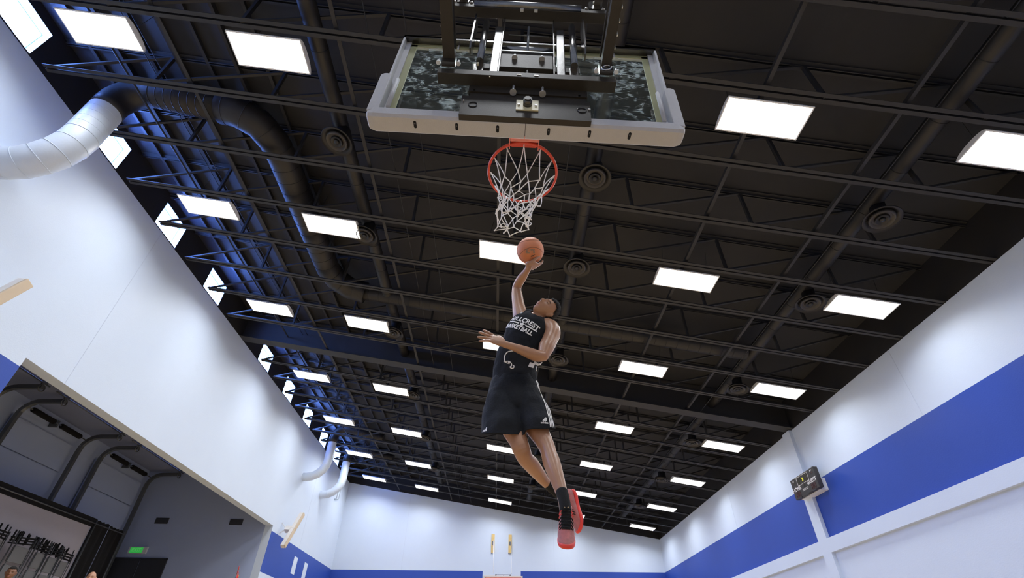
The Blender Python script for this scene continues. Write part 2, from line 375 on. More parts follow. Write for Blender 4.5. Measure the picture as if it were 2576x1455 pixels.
def overhead_door(y0, y1, label):
    t = empty('overhead_door', (0, 0, 0)); tag(t, label, 'overhead door', 'roll-up doors in the side room')
    n_ = 7
    for k in range(n_):                       # door leaves
        mb = MB(); mb.box((RX+.03, y0+.06, .02+k*6.4/n_), (RX+.08, y1-.06, (k+1)*6.4/n_-.012)); mb.build('panel', M['recess'], t)
    for y in (y0, y1):
        pts = [(-14.36, y, 0.05), (-14.36, y, 6.2)]+[(-14.36+.5*(1-math.cos(a)), y, 6.3+.5*math.sin(a)) for a in (PI/10*k for k in range(1, 6))]+[(-13.2, y, 6.82)]
        mb = MB()
        for p, q in zip(pts, pts[1:]): mb.bar(p, q, 0.12, 0.10, ref=(0,1,0))
        mb.build('track', M['track'], t)
        mb = MB(); mb.tube([(-13.22, y+.1*math.cos(a), 6.78+.1*math.sin(a)) for a in (2*PI*k/14 for k in range(14))], 0.018, 6, closed=True)
        mb.bar((-13.22, y-.08, 6.9), (-13.22, y+.08, 6.95), .05)
        mb.build('pulley', M['track'], t)
    ym = (y0+y1)/2
    mb = MB(); mb.tube([(-14.3, y0, 6.66), (-14.3, y1, 6.66)], 0.018, 8); mb.build('shaft', M['track'], t)
    for s_ in (-1, 1):
        mb = MB(); a = ym+s_*.14; b = ym+s_*1.02; N = 26
        prof = []
        for k in range(N+1): 
            yy = a+(b-a)*k/N; prof.append((0.085 if k % 2 else 0.07, yy-ym))
        mb.lathe(prof, (-14.3, ym, 6.66), 12, axis='y'); mb.build('torsion_spring', M['dark'], t)
    mb = MB(); mb.cbox((-14.42, ym, 6.66), (.26, .06, .22)); mb.build('centre_bracket', M['track'], t)
    mb = MB(); mb.tube([(-13.22, y0-.4, 6.93), (-13.22, y1+.2, 6.93)], 0.022, 6); mb.build('hanger_rail', M['track'], t)
overhead_door(16.72, 19.5, 'dim blue-grey overhead door with dark springs, nearest the green exit sign')
overhead_door(13.13, 15.72, 'dim blue-grey overhead door with dark springs, middle one of the side room')
overhead_door(9.6, 12.25, 'dim blue-grey overhead door mostly cut off by the left edge of the photo')
for i, (x0, x1) in enumerate(((-13.52, -13.02), (-10.62, -10.13))):
    t = empty('wall_vent', ((x0+x1)/2, OY1, 5.03))
    tag(t, ['small dark square wall vent above and right of the exit sign', 'small dark square wall vent just left of the opening corner'][i], 'vent', 'vents on the side room wall')
    mb = MB(); mb.cbox((0, -.005, 0), (.5, .05, .22)); mb.build('vent_frame', M['vent'], t)
    for k in range(5):
        mb = MB(); mb.cbox((0, -.035, -.08+.04*k), (.44, .012, .018)); mb.build('slat', M['vent'], t)
t = empty('exit_sign', (-13.68, OY1-.05, 3.93)); tag(t, 'small glowing green exit sign above the dark doorway', 'exit sign')
mb = MB(); mb.box((-.34,-.03,-.12),(.34,.05,.12)); mb.build('sign_case', M['plainwhite'], t)
mb = MB(); mb.box((-.27,-.036,-.095),(.2,-.03,.095)); mb.build('sign_face', M['exit'], t)
flat_text('letters', 'EXIT', 0.17, Matrix.Translation((-.035,-.040,0)) @ Matrix.Rotation(PI/2, 4, 'X'), M['exittext'], t, 0.004)
d = empty('door_1', (-13.45, OY1, 0)); d['kind'] = 'structure'  # open dark doorway, filled by sheets that carry its darkness as colour
for s_ in (0, 1):
    mb = MB(); mb.box((-.98+.99*s_, -.03, 0), (-.02+.97*s_, .02, 3.62)); mb.build('doorway_sheet', M['door'], d)
mb = MB(); mb.box((-1.03,-.05,0),(-.98,.02,3.67)); mb.box((.95,-.05,0),(1.0,.02,3.67)); mb.box((-1.03,-.05,3.62),(1.0,.02,3.67)); mb.build('door_frame', M['door'], d)

# pipe and drape backdrop
t = empty('backdrop', (-13, 14, 0)); tag(t, 'black pipe and drape backdrop with a pale grey centre panel', 'backdrop')
def drape(name, y0, y1, z0, z1, m, amp=.035, n_=None):
    n_ = n_ or max(8, int((y1-y0)/.06)); mb = MB(); A = []; B = []
    for k in range(n_+1):
        y = y0+(y1-y0)*k/n_; x = amp*math.sin(k*1.3)+amp*.4*math.sin(k*.37)
        A.append(mb.bm.verts.new((x, y-14, z0))); B.append(mb.bm.verts.new((x*.7, y-14, z1+.02*math.sin(k*2.1)*(amp > .01))))
    for k in range(n_):
        f = mb.bm.faces.new((A[k], A[k+1], B[k+1], B[k])); f.smooth = True
    return mb.build(name, m, t)
drape('drape', 16.14, 16.85, 0.02, 4.16, M['dark']); drape('drape', 16.90, 17.58, 0.02, 4.13, M['dark'])
mb = MB(); mb.box((-.02, -5.5, 3.92), (.06, 2.12, 4.17)); mb.build('top_drape', M['dark'], t)
mb = MB(); mb.box((0, -5.5, .05), (.02, 2.1, 3.92)); mb.build('centre_panel', M['screen'], t)
mb = MB(); mb.tube([(.1,-5.5,4.02),(.1,3.55,4.02)], .02, 6); mb.build('crossbar', M['track'], t)
for y in (2.13, 3.5):
    mb = MB(); mb.tube([(.1,y,0.02),(.1,y,4.1)], .025, 8); mb.build('upright', M['track'], t)
# stacks of folding chairs standing on trolleys in front of the backdrop
def chair_stack(y0, w, zt, label, tilt):
    t = empty('chair_stack', (-12.3, y0+w/2, 0)); tag(t, label, 'stacked chairs', 'stacks of grey folding chairs')
    h = w/2
    for s_ in (-1, 1):
        mb = MB(); mb.tube([(.12, s_*h, .05), (.12, s_*h, zt)], .016, 6); mb.tube([(.2, s_*(h-.03), .05), (.2, s_*(h-.03), zt-.12)], .012, 6); mb.build('side_tube', M['track'], t)
    for k, z in enumerate((zt-.52-.43, zt-.52)):
        mb = MB(); mb.box((.14, -h+.04, z-.19), (.17, h-.05, z+.18)); mb.build('seat_panel', M['chairgrey'], t, bevel=.012)
    for k in range(3):
        z = zt-.12-.07*k
        mb = MB(); mb.bar((.0, -h, z+.03*tilt), (.16, h, z-.03*tilt), .03, .035); mb.build('cross_rail', M['dark'], t)
    for k in range(9):
        y = -h+.02+(w-.04)*k/8; x = random.uniform(-.1, .1)
        mb = MB(); mb.bar((x, y, zt-.25), (x, y+.01, zt+random.uniform(-.0, .06)), .026, .026); mb.build('chair_leg', M['dark'], t)
    mb = MB(); mb.box((-.28, -h, .12), (.25, h, .2))
    for sx in (-1, 1):
        for sy in (-1, 1): mb.sphere((sx*.2, sy*(h-.06), .06), .06, 8)
    mb.build('trolley', M['dark'], t)
for k, (y0, zt, lb) in enumerate(((12.15, 3.09, 'stack of grey folding chairs at the left edge of the photo'), (12.98, 3.07, 'second stack of grey folding chairs from the left photo edge'),
                                  (13.68, 3.05, 'middle stack of grey folding chairs before the pale panel'), (14.12, 3.02, 'narrow stack of grey folding chairs, second from the black drape'),
                                  (14.55, 3.0, 'stack of grey folding chairs nearest the black drape'))):
    chair_stack(y0, .40 if k > 1 else .56, zt, lb, (-1)**k)

# feather flag
t = empty('feather_flag', (-8.35, 16.9, 0)); tag(t, 'red and yellow feather flag tip below the side room opening', 'flag')
mb = MB(); mb.tube([(0,0,0.02),(0,0,2.4),(.03,.05,2.98)], [.02,.016,.006], 8); mb.build('pole', M['track'], t)
for c, (z0, z1) in (('yellow', (0.9, 2.75)), ('red', (2.55, 2.99))):
    mb = MB(); N = 14; 
    for s_ in range(N):
        za, zb_ = z0+(z1-z0)*s_/N, z0+(z1-z0)*(s_+1)/N
        wa, wb_ = [min(.45, .012+.9*max(0, 2.99-z)**1.2*.75) for z in (za, zb_)]
        off = 0.03
        mb.box((-.005, off, za), (.005, off+(wa+wb_)/2, zb_))
    mb.build('cloth', M[c], t)
mb = MB(); mb.box((.006, .05, 2.3), (.011, .16, 2.75)); mb.build('red_edge', M['red'], t)
mb = MB(); mb.lathe([(.25,0),(.25,.03),(.05,.05)], (0,0,0), 16); mb.build('flag_base', M['dark'], t)

# ------------------------------------------------------------------ roof: deck, joists, beam, bridging
ceil = MB()
x0, x1 = XL-.23, XR+.05
nx = 30
for i in range(nx):
    a = x0+(x1-x0)*i/nx; b = x0+(x1-x0)*(i+1)/nx
    ceil.quad([(a,YN,cz(a,1.04)),(b,YN,cz(b,1.04)),(b,YB+.02,cz(b,1.04)),(a,YB+.02,cz(a,1.04))])
    ceil.quad([(a,YN,cz(a,1.14)),(b,YN,cz(b,1.14)),(b,YB+.02,cz(b,1.14)),(a,YB+.02,cz(a,1.14))])
ceiling = ceil.build('ceiling', M['ceil']); ceiling['kind'] = 'structure'
TH = math.atan(SL)
def jyaw(y): return 0.020*max(0, 1-y/26)
def yy(y, x): return y + jyaw(y)*x
SLN = math.sqrt(1+SL*SL)
nodes = [-6.63+2.27*k for k in range(7)]
# shared meshes in a frame whose x runs down the slope
def chord(w, gap, h, z, xa, xb, name):
    mb = MB()
    for s_ in (-1, 1):
        yc = s_*(gap/2+w/4)
        a0, a1 = sorted((s_*gap/2, s_*(gap/2+w)))
        b0, b1 = sorted((s_*gap/2, s_*(gap/2+.012)))
        for (p, q, r0, r1) in ((a0, a1, 0, .012), (b0, b1, .012, h)):
            sgn = 1 if z == 0 else -1
            zz = lambda x, t: SL*x + z + sgn*t
            vs = [(xa,p,zz(xa,r0)),(xa,q,zz(xa,r0)),(xa,q,zz(xa,r1)),(xa,p,zz(xa,r1))]
            mb.prism(vs, (xa,0,SL*xa), (xb,0,SL*xb))
    me = mb.build(name, M['joist']); return me
proto = empty('joist', (0,0,0))
bc = chord(.062, .03, .07, 0, XL+.14, XR-.02, 'bottom_chord'); bc.parent = proto
tcd = chord(.062, .03, .07, 1.02, XL+.01, XR-.02, 'top_chord'); tcd.parent = proto
for x in nodes:
    mb = MB(); mb.bar((x,0,SL*x+.03), (x,0,SL*x+1.0), .055, .055); mb.build('web', M['joist'], proto)
prev = XL+.17
for x in nodes+[XR-.1]:
    mb = MB(); mb.bar((prev,0,SL*prev+.04), (x,0,SL*x+.99), .045, .045, ref=(0,1,0)); mb.build('web', M['joist'], proto)
    prev = x
jys = [13.33-1.235*k for k in range(1, 12)] + [13.40+1.31] + [13.40+1.31+1.185*k for k in range(1, 11)]
first = True
for y in sorted(jys):
    o = proto if first else copy_tree(proto); first = False
    o.parent = ceiling; o.location = (0, y, 8.023); o.rotation_euler = (0, 0, jyaw(y))
b_ = empty('beam', (0, 13.40, 8.023)); b_.parent = ceiling; b_.rotation_euler = (0, 0, jyaw(13.4))
def sb(lo, hi):
    xa, xb = lo[0], hi[0]; m_ = MB()
    m_.prism([(xa,lo[1],SL*xa+lo[2]),(xa,hi[1],SL*xa+lo[2]),(xa,hi[1],SL*xa+hi[2]),(xa,lo[1],SL*xa+hi[2])], (xa,0,SL*xa), (xb,0,SL*xb)); return m_
sb((XL,-.17,0),(XR,.17,.03)).build('flange', M['joist'], b_); sb((XL,-.02,.03),(XR,.02,1.0)).build('flange_web', M['joist'], b_); sb((XL,-.17,.98),(XR,.17,1.02)).build('flange', M['joist'], b_)
for x in (-5.88, -2.79, -.18, 3.87, 5.89):
    mb = MB(); mb.box((x-.032, YN, cz(x,.078)), (x+.032, YB-.02, cz(x,.10))); mb.box((x-.032, YN, cz(x,.10)), (x-.024, YB-.02, cz(x,.15))); mb.build('bridging', M['joist'], ceiling)
for k in range(29):
    x = -7.77+.6105*k-.61
    if x > -4.6: break
    mb = MB(); mb.box((x-.03, YN, cz(x, .90 if k % 2 else .95)), (x+.03, YB-.02, cz(x,1.035))); mb.build('purlin', M['joist'], ceiling)
for x, z in ((-2.27, .10), (-1.65, .10), (-6.9, .55), (-6.72, .55), (1.1, .12), (6.35, .14)):
    mb = MB(); mb.tube([(x, YN+.1, cz(x,z)), (x, YB-.1, cz(x,z))], .009, 6); mb.build('sag_rod', M['joist'], ceiling)
# sprinkler branch line and heads
mb = MB(); mb.tube([(-7.35, YN+.1, cz(-7.35,.35)), (-7.35, YB-.1, cz(-7.35,.35))], .022, 8); mb.build('sprinkler_pipe', M['joist'], ceiling)

# ------------------------------------------------------------------ ducts
def spiral_duct(name, pts, r, m, label, seg=28, rib=.3, cat='duct', bands=None, cap=False):
    t = empty(name, pts[0]); tag(t, label, cat)
    o0 = V(pts[0])
    mb = MB(); mb.tube([V(p)-o0 for p in pts], r, seg, cap=cap); mb.build('pipe', m, t)
    # raised seams
    k = 0; acc = 0
    for p, q in zip(pts, pts[1:]):
        p, q = V(p), V(q); L = (q-p).length; d = (q-p).normalized(); s_ = rib*.5
        while s_ < L:
            c = p+d*s_-o0; m_ = MB(); m_.tube([c-d*.006, c+d*.006], r+.005, seg); m_.build('seam', m, t); s_ += rib
    return t
def gored(c0, dirs, r, name, m, t, o0):
    """mitred elbow sections: each gore its own part"""
    for p, q in zip(dirs, dirs[1:]):
        mb = MB(); mb.tube([V(p)-o0, V(q)-o0], r, 28, cap=False); mb.build(name, m, t)
def elbow(a, corner, b, R, n_=5):
    a, c, b = V(a), V(corner), V(b); u = (a-c).normalized(); v = (b-c).normalized()
    out = []
    for k in range(n_+1):
        th = PI/2*k/n_
        out.append(c+u*R+v*R - v*R*math.cos(th) - u*R*math.sin(th))
    return out
def wall_riser(y, z0, off, r, rb, ztop, xrun, label, yrun=None):
    t = empty('wall_duct', (XL, y, z0)); tag(t, label, 'duct', 'white ducts rising up the left wall'); o0 = V((XL, y, z0))
    c = (XL+off, y, z0); R = off-.12
    pts = [V((XL, y, z0))] + elbow((XL, y, z0), c, (XL+off, y, z0+5), R, 5)
    full = pts+[V((XL+off, y, ztop))]
    mb = MB(); mb.tube([p-o0 for p in full], r, 32, cap=False); mb.build('white_riser', M['wduct'], t)
    for p, q in zip(full[1:-1], full[2:]):
        d = (q-p).normalized(); cc = p-o0
        m_ = MB(); m_.tube([cc-d*.007, cc+d*.007], r+.006, 32); m_.build('gore_seam', M['wduct'], t)
    for k in range(1, 5):
        cc = V((off, 0, R+(ztop-z0-R)*k/5)); m_ = MB(); m_.tube([cc-V((0,0,.003)), cc+V((0,0,.003))], r+.0025, 32); m_.build('spiral_seam', M['wduct'], t)
    # painted black above the trusses' underside, turning into the roof space
    zt = ztop+.75
    R2 = .55
    el = elbow((XL+off, y, ztop), (XL+off, y, zt), (xrun, y, zt), R2, 5)
    fin = [V((XL+off, y, ztop))]+el+[V((xrun, y, cz(xrun, .47)))]
    mb = MB(); mb.tube([p-o0 for p in fin], r*1.02, 28, cap=True); mb.build('black_run', M['duct'], t)
    for k in range(1, 9):
        p = fin[-2].lerp(fin[-1], k/9)-o0; d = (fin[-1]-fin[-2]).normalized()
        m_ = MB(); m_.tube([p-d*.005, p+d*.005], r*1.02+.006, 28); m_.build('seam', M['duct'], t)
    return t
wall_riser(5.2, 7.38, .98, .27, .27, 9.12, -5.75, 'big white duct curving up the left wall close to the camera')
wall_riser(21.3, 7.44, .93, .19, .19, 9.10, -5.6, 'smaller white duct on the left wall, second farthest from the corner')
wall_riser(23.87, 7.44, .93, .19, .19, 9.12, -5.6, 'smaller white duct on the left wall nearest the back corner')
t = empty('conduit', (XL, 26.2, 7.9)); tag(t, 'pair of thin white pipes hanging down the left wall near the back corner', 'pipe')
for dy in (-.15, .2):
    mb = MB(); mb.tube([(.1,dy,-.02+.1*(dy>0)),(.1,dy,1.5)], .022, 8); mb.build('thin_pipe', M['wduct'], t)
mb = MB(); mb.tube([(.0,-.15,-.02),(.1,-.15,-.02),(.1,.2,.08),(0,.2,.08)], .03, 8); mb.build('fitting', M['wduct'], t)

D1 = .47
# feed duct running away from the camera, then across
spiral_duct('feed_duct', [(-5.77, 5.2, cz(-5.77,D1)), (-5.45, 5.24, cz(-5.45,D1)), (-5.1, 5.45, cz(-5.1,D1)), (-4.92, 5.8, cz(-4.92,D1)), (-4.87, 6.2, cz(-4.87,D1)), (-4.87, 9.6, cz(-4.87,D1)), (-4.75, 10.0, cz(-4.75,D1)), (-4.45, 10.30, cz(-4.45,D1)), (-4.0, 10.42, cz(-4,D1))], .31, M['duct'], 'wide black duct running away beside the first two ceiling lamps')
spiral_duct('cross_duct', [(-4.0, 10.42, cz(-4,D1)), (6.6, 10.50, cz(6.6,D1))], .21, M['duct'], 'long black duct crossing the roof behind the player')
spiral_duct('branch_duct', [(-3.32, YN+.3, cz(-3.32,D1)), (-3.32, 26.6, cz(-3.32,D1))], .15, M['duct'], 'slim black duct running the length of the roof, left of the hoop', rib=.9)
spiral_duct('branch_duct', [(1.62, YN+.3, cz(1.62,D1)), (1.62, 26.6, cz(1.62,D1))], .15, M['duct'], 'slim black duct running the length of the roof, above the player', rib=.9)
spiral_duct('branch_duct', [(6.75, YN+.3, cz(6.75,D1)), (6.75, 26.6, cz(6.75,D1))], .15, M['duct'], 'slim black duct running the length of the roof, nearest the right wall', rib=.9)
# round ceiling diffusers
dz_ = -.02
rowy = [1.55, 5.37, 7.75, 11.6, 15.45, 19.3, 23.1, 26.2]
rown = ['overhead', 'first', 'second', 'third', 'fourth', 'fifth', 'sixth', 'farthest']
pd = None
def diffuser():
    t = empty('ceiling_diffuser')
    M_ = M['diff']
    mb = MB(); mb.lathe([(.13,.40),(.135,.12),(.14,.10)], (0,0,0), 28); mb.build('collar', M['duct'], t)
    prof0 = [(.255, .05), (.30, .0), (.285, -.012), (.235, .03), (.18, .055)]
    mb = MB(); mb.lathe([(.14,.11),(.25,.07),(.31,.0),(.30,-.02),(.24,.035),(.15,.075)], (0,0,0), 32); mb.build('outer_cone', M['duct'], t)
    mb = MB(); mb.lathe([(.215,.02),(.195,-.025),(.185,-.025),(.13,.05),(.12,.06)], (0,0,0), 32); mb.build('ring', M_, t)
    mb = MB(); mb.lathe([(.12,.01),(.105,-.03),(.095,-.03),(.05,.02),(.02,.03)], (0,0,0), 28); mb.build('ring', M['duct'], t)
    mb = MB(); mb.lathe([(.05,0),(.045,-.03),(.01,-.04)], (0,0,0), 16); mb.build('centre_disc', M['duct'], t)
    return t
M['diff'] = mat('dusty_grey_brown_ring', (0.045, 0.039, 0.035, 1), 0.5, var=0.15)
pd = diffuser(); used = False
for cx_, cn in ((-3.32, 'left'), (1.62, 'middle'), (6.75, 'right')):
    for i, y in enumerate(rowy):
        if i in (0,): continue
        if i > 6: continue
        o = pd if not used else copy_tree(pd); used = True
        yv = yy(y, cx_)
        o.location = (cx_, yv, cz(cx_, dz_+.03)); o.rotation_euler = (0, -TH, 0)
        tag(o, 'round black ceiling diffuser, %s from the camera under the %s long duct' % (rown[i], cn), 'diffuser', 'round ceiling diffusers')
# ------------------------------------------------------------------ lamps
def lamp_proto():
    t = empty('ceiling_lamp')
    w, h = 1.27, .525
    mb = MB(); prof = [(-w/2-.01, -h/2*math.cos(a)*1.02, .005+.085*math.sin(a)) for a in (PI*k/10 for k in range(11))]
    mb.prism(prof, (-w/2-.01,0,0), (w/2+.01,0,0)); mb.build('housing', M['lampcase'], t)
    mb = MB()
    for a, b in (((-w/2-.012,-h/2-.012,-.012),(w/2+.012,-h/2+.008,.012)), ((-w/2-.012,h/2-.008,-.012),(w/2+.012,h/2+.012,.012)), ((-w/2-.012,-h/2,-.012),(-w/2+.008,h/2,.012)), ((w/2-.008,-h/2,-.012),(w/2+.012,h/2,.012))): mb.box(a, b)
    mb.build('rim_frame', M['lampcase'], t)
    mb = MB(); mb.box((-w/2+.006,-h/2+.006,-.006),(w/2-.006,h/2-.006,.004)); mb.build('diffuser', M['lamp'], t)
    ld = bpy.data.lights.new('lamp_light', 'AREA'); ld.shape = 'RECTANGLE'; ld.size = w-.02; ld.size_y = h-.02; ld.energy = WATT; ld.spread = math.radians(150); ld.color = (0.93, 0.96, 1.0)
    lo = bpy.data.objects.new('lamp_light', ld); COL.objects.link(lo); lo.parent = t; lo.location = (0, 0, -.009)
    for s_ in (-1, 1):
        mb = MB(); mb.tube([(s_*.5,0,.08),(s_*.5-.0,0,1.0)], .004, 5); mb.build('hanger_wire', M['joist'], t)
    return t
lp = lamp_proto(); used = False
cols = ((-7.05, 'leftmost'), (-4.06, 'second'), (.03, 'middle'), (3.99, 'fourth'), (7.72, 'rightmost'))
rows = (3.86, 7.60, 11.33, 15.27, 18.98, 22.73, 26.33)
for i, y in enumerate([.1]+list(rows)):
    for j, (x, cn) in enumerate(cols):
        if i == 0 and j in (0, 4): continue
        o = lp if not used else copy_tree(lp); used = True
        ry = ['overhead row', 'nearest row', 'second row', 'third row', 'fourth row', 'fifth row', 'sixth row', 'farthest row'][i]
        o.location = (x, yy(y, x) if i < 6 else y, cz(x, 0.0)); o.rotation_euler = (0, -TH, jyaw(y)*.9)
        cname = {'second': 'second from the left', 'fourth': 'second from the right'}.get(cn, cn)
        tag(o, 'rectangular white ceiling lamp of the %s, %s' % (ry, cname), 'ceiling lamp', 'rectangular ceiling lamps')

# ------------------------------------------------------------------ near hoop: wall-mounted backstop seen from behind
hoop = empty('basketball_hoop', (.11, 0, 3.4), (0, .035, 0))
tag(hoop, 'glass backboard hoop close overhead with orange rim, white net and black steel frame', 'basketball hoop')
HB = V((.11, 0, 3.4))
def hb(lo, hi, name, m, parent=hoop, bevel=0):
    mb = MB(); mb.box([lo[0]-.11, lo[1], lo[2]-3.4], [hi[0]-.11, hi[1], hi[2]-3.4]); return mb.build(name, m, parent, bevel)
def hp(x, y, z): return V((x-.11, y, z-3.4))
cx = .115; HW = .915
bb = empty('backboard', (0,0,0), parent=hoop)
# frame channel
YK, YG, YF = 1.548, 1.598, 1.620
hb((cx-HW, YK, 3.945), (cx+HW, YF, 3.965), 'frame_rail', M['blacksteel'], bb)
hb((cx-HW, YK, 3.925), (cx+HW, YK+.012, 3.965), 'frame_rail', M['blacksteel'], bb)
hb((cx-HW, YG, 3.90), (cx+HW, YG+.02, 3.945), 'frame_rail', M['frame'], bb)
for s_ in (-1, 1):
    x0, x1 = sorted((cx+s_*HW, cx+s_*(HW-.014)))
    hb((x0, YK, 2.90), (x1, YF, 3.965), 'frame_rail', M['frame'], bb)
    x0, x1 = sorted((cx+s_*(HW-.014), cx+s_*(HW-.05)))
    hb((x0, YG-.012, 2.90), (x1, YG, 3.945), 'frame_rail', M['frame'], bb)
hb((cx-HW, YK+.01, 2.885), (cx+HW, YF, 2.905), 'frame_rail', M['frame'], bb)
hb((cx-HW+.01, YG+.002, 2.90), (cx+HW-.01, YG+.012, 3.95), 'glass', M['glass'], bb)
for lo, hi in (((cx-HW+.05,YG-.002,2.90),(cx-HW+.095,YG+.001,3.93)), ((cx+HW-.095,YG-.002,2.90),(cx+HW-.05,YG+.001,3.93)), ((cx-HW+.05,YG-.002,3.90),(cx+HW-.05,YG+.001,3.943))):
    hb(lo, hi, 'painted_border', M['border'], bb)
for x in (cx-.52, cx+.62):
    hb((x-.006, YG-.008, 3.885), (x+.006, YG, 3.945), 'glass_clip', M['frame'], bb)
# white shooter's square on the front of the glass
for lo, hi in (((cx-.305,YG+.013,3.06),(cx-.255,YG+.015,3.51)), ((cx+.255,YG+.013,3.06),(cx+.305,YG+.015,3.51)), ((cx-.305,YG+.013,3.46),(cx+.305,YG+.015,3.51))):
    hb(lo, hi, 'target_line', M['white'], bb)
hb((cx-.006, 1.535, 2.853), (cx+.006, 1.62, 2.93), 'seam_strip', M['dark'], bb)
# bottom padding: two halves with a seam, slots underneath
for s_ in (-1, 1):
    a, b = (cx-.955, cx-.0015) if s_ < 0 else (cx+.0015, cx+.955)
    prof = [(a,1.525,2.862),(a,1.525,2.925),(a,1.545,2.935),(a,1.585,2.935),(a,1.585,2.92),(a,1.630,2.92),(a,1.632,2.93),(a,1.642,2.90),(a,1.642,2.862),(a,1.630,2.847),(a,1.54,2.847)]
    if s_ < 0:      # rounded outer corner in plan
        pass
    mb = MB()
    N = 1
    A = []
    xs = ([a, a+.012, a+.045] if s_ < 0 else [a])+([b] if s_ < 0 else [b-.045, b-.012, b])
    shr = ([.035, .012, 0] if s_ < 0 else [0])+([0] if s_ < 0 else [0, .012, .035])
    rings = []
    for x, q in zip(xs, shr):
        ring = []
        for (_, py, pz) in prof:
            c_y, c_z = 1.577, 2.89
            dy, dz2 = py-c_y, pz-c_z
            ring.append(mb.bm.verts.new(hp(x, c_y+math.copysign(max(abs(dy)-q*.55, 0), dy), c_z+math.copysign(max(abs(dz2)-q*.8, 0), dz2) if dz2 < 0 else pz)))
        rings.append(ring)
    for R0, R1 in zip(rings, rings[1:]):
        for k in range(len(prof)): mb.bm.faces.new((R0[k], R0[(k+1)%len(prof)], R1[(k+1)%len(prof)], R1[k]))
    mb.bm.faces.new(rings[0]); mb.bm.faces.new(rings[-1][::-1])
    mb.build('edge_pad', M['pad'], bb)
    # short upright piece with a rounded top
    xo, xi = cx+s_*.955, cx+s_*(HW-.03)
    z1 = 3.35
    mb = MB(); pr = []
    xm = (xo+xi)/2; w_ = abs(xo-xi)/2
    pts = [(xm-w_, 2.90)]+[(xm-w_*math.cos(a), z1-w_+w_*math.sin(a)) for a in (PI*k/8 for k in range(9))]+[(xm+w_, 2.90)]
    mb.prism([hp(x, 1.527, z) for x, z in pts], (0,1.527,0), (0,1.642,0)); mb.build('edge_pad', M['pad'], bb, bevel=.006)
    mb = MB(); xq = cx+s_*(HW-.075); mb.tube([hp(xq, 1.541, 2.96), hp(xq, 1.541, 3.30)], .012, 8); mb.build('pad_lip', M['pad'], bb)
for k in (-.66, -.41, -.165, .14, .385, .625):
    x = cx+k
    mb = MB(); pts = [(x+.009*math.cos(a), 1.577+(.014 if math.sin(a) > 0 else -.014)+.009*math.sin(a)) for a in (2*PI*j/14 for j in range(14))]
    mb.prism([hp(px, py, 2.8455) for px, py in pts], (0,0,0), (0,0,.006)); mb.build('slot', M['dark'], bb)
    mb = MB(); mb.sphere(hp(x, 1.570, 2.846), .006, 8); mb.build('screw', M['blacksteel'], bb)
# rear goal box with knob
gb = hb((-.28, 1.50, 2.85), (.50, 1.60, 3.065), 'goal_box', M['mattesteel'], hoop)
hb((-.24, 1.515, 3.065), (.482, 1.60, 3.135), 'goal_box_lid', M['mattesteel'], hoop)
hb((-.24, 1.545, 3.135), (.482, 1.60, 3.20), 'goal_box_lid', M['mattesteel'], hoop)
pl = hb((.053, 1.493, 2.925), (.187, 1.50, 3.035), 'latch_plate', M['cream'], hoop)
def hcyl(c, r, L, axis, name, m, parent, seg=16):
    mb = MB(); a = V(c)-V(axis)*L/2; b = V(c)+V(axis)*L/2; mb.tube([hp(*a), hp(*b)], r, seg); return mb.build(name, m, parent)
hcyl((.121, 1.475, 2.978), .027, .04, (0,1,0), 'knob', M['blacksteel'], pl)
hcyl((.121, 1.453, 2.978), .020, .01, (0,1,0), 'knob', M['board'], pl)
for x in (.068, .172): hcyl((x, 1.490, 2.978), .008, .006, (0,1,0), 'bolt', M['zinc'], pl)
for x in (-.206, .447):
    mb = MB(); mb.tube([hp(x+.026*math.cos(a), 1.498, 2.965+.026*math.sin(a)) for a in (2*PI*k/20 for k in range(20))], .0025, 5, closed=True); mb.build('knockout_ring', M['blacksteel'], gb)
hcyl((.492, 1.497, 2.975), .008, .008, (0,1,0), 'bolt', M['zinc'], gb, 6); hcyl((-.265, 1.497, 3.0), .004, .008, (0,1,0), 'bolt', M['zinc'], gb, 6)
for x in (-.215, .44): hcyl((x, 1.51, 3.145), .009, .01, (0,1,0), 'bolt', M['cream'], gb, 6)
for x in (.028, .21):     # upright bolts with washers
    hcyl((x, 1.49, 3.115), .021, .006, (0,0,1), 'washer', M['zinc'], hoop); hcyl((x, 1.49, 3.125), .013, .014, (0,0,1), 'nut', M['zinc'], hoop, 6); hcyl((x, 1.49, 3.155), .0075, .07, (0,0,1), 'bolt', M['zinc'], hoop, 10)
# lower cross beam with hinge lugs
lb = hb((-.45, 1.44, 3.205), (.665, 1.51, 3.265), 'lower_beam', M['mattesteel'], hoop, .003)
hb((-.25, 1.505, 3.13), (.49, 1.545, 3.24), 'clamp_angle', M['mattesteel'], hoop)
for x in (.058, .165): hb((x-.012, 1.436, 3.225), (x+.014, 1.4395, 3.233), 'slot', M['zinc'], lb)
hcyl((-.12, 1.437, 3.18), .004, .004, (0,1,0), 'bolt', M['cream'], lb, 8)
# uprights
def post(x0, x1, z0, z1, y, name='square_post', m='tube', d=.05):
    return hb((x0, y, z0), (x1, y+d, z1), name, M[m], hoop, .006)
post(-.135, -.078, 3.24, 3.955, 1.455); post(.298, .352, 3.24, 3.955, 1.455)
for x in (-.207, .414):
    mb = MB(); mb.tube([hp(x, 1.475, 3.46), hp(x, 1.475, 4.05)], .024, 20); mb.build('round_post', M['tube'], hoop)
    hb((x-.03, 1.485, 3.24), (x+.03, 1.53, 3.46), 'square_post', M['blacksteel'], hoop, .004)
hcyl((-.215, 1.475, 3.42), .006, .03, (0,0,1), 'pin', M['cream'], hoop)
for x in (-.076, .278):
    hb((x-.003, 1.45, 3.25), (x+.004, 1.50, 4.12), 'angle_bar', M['zinc2'] if 'zinc2' in M else M['blacksteel'], hoop)
hb((-.235, 1.50, 3.425), (.455, 1.545, 3.49), 'middle_beam', M['mattesteel'], hoop, .004)
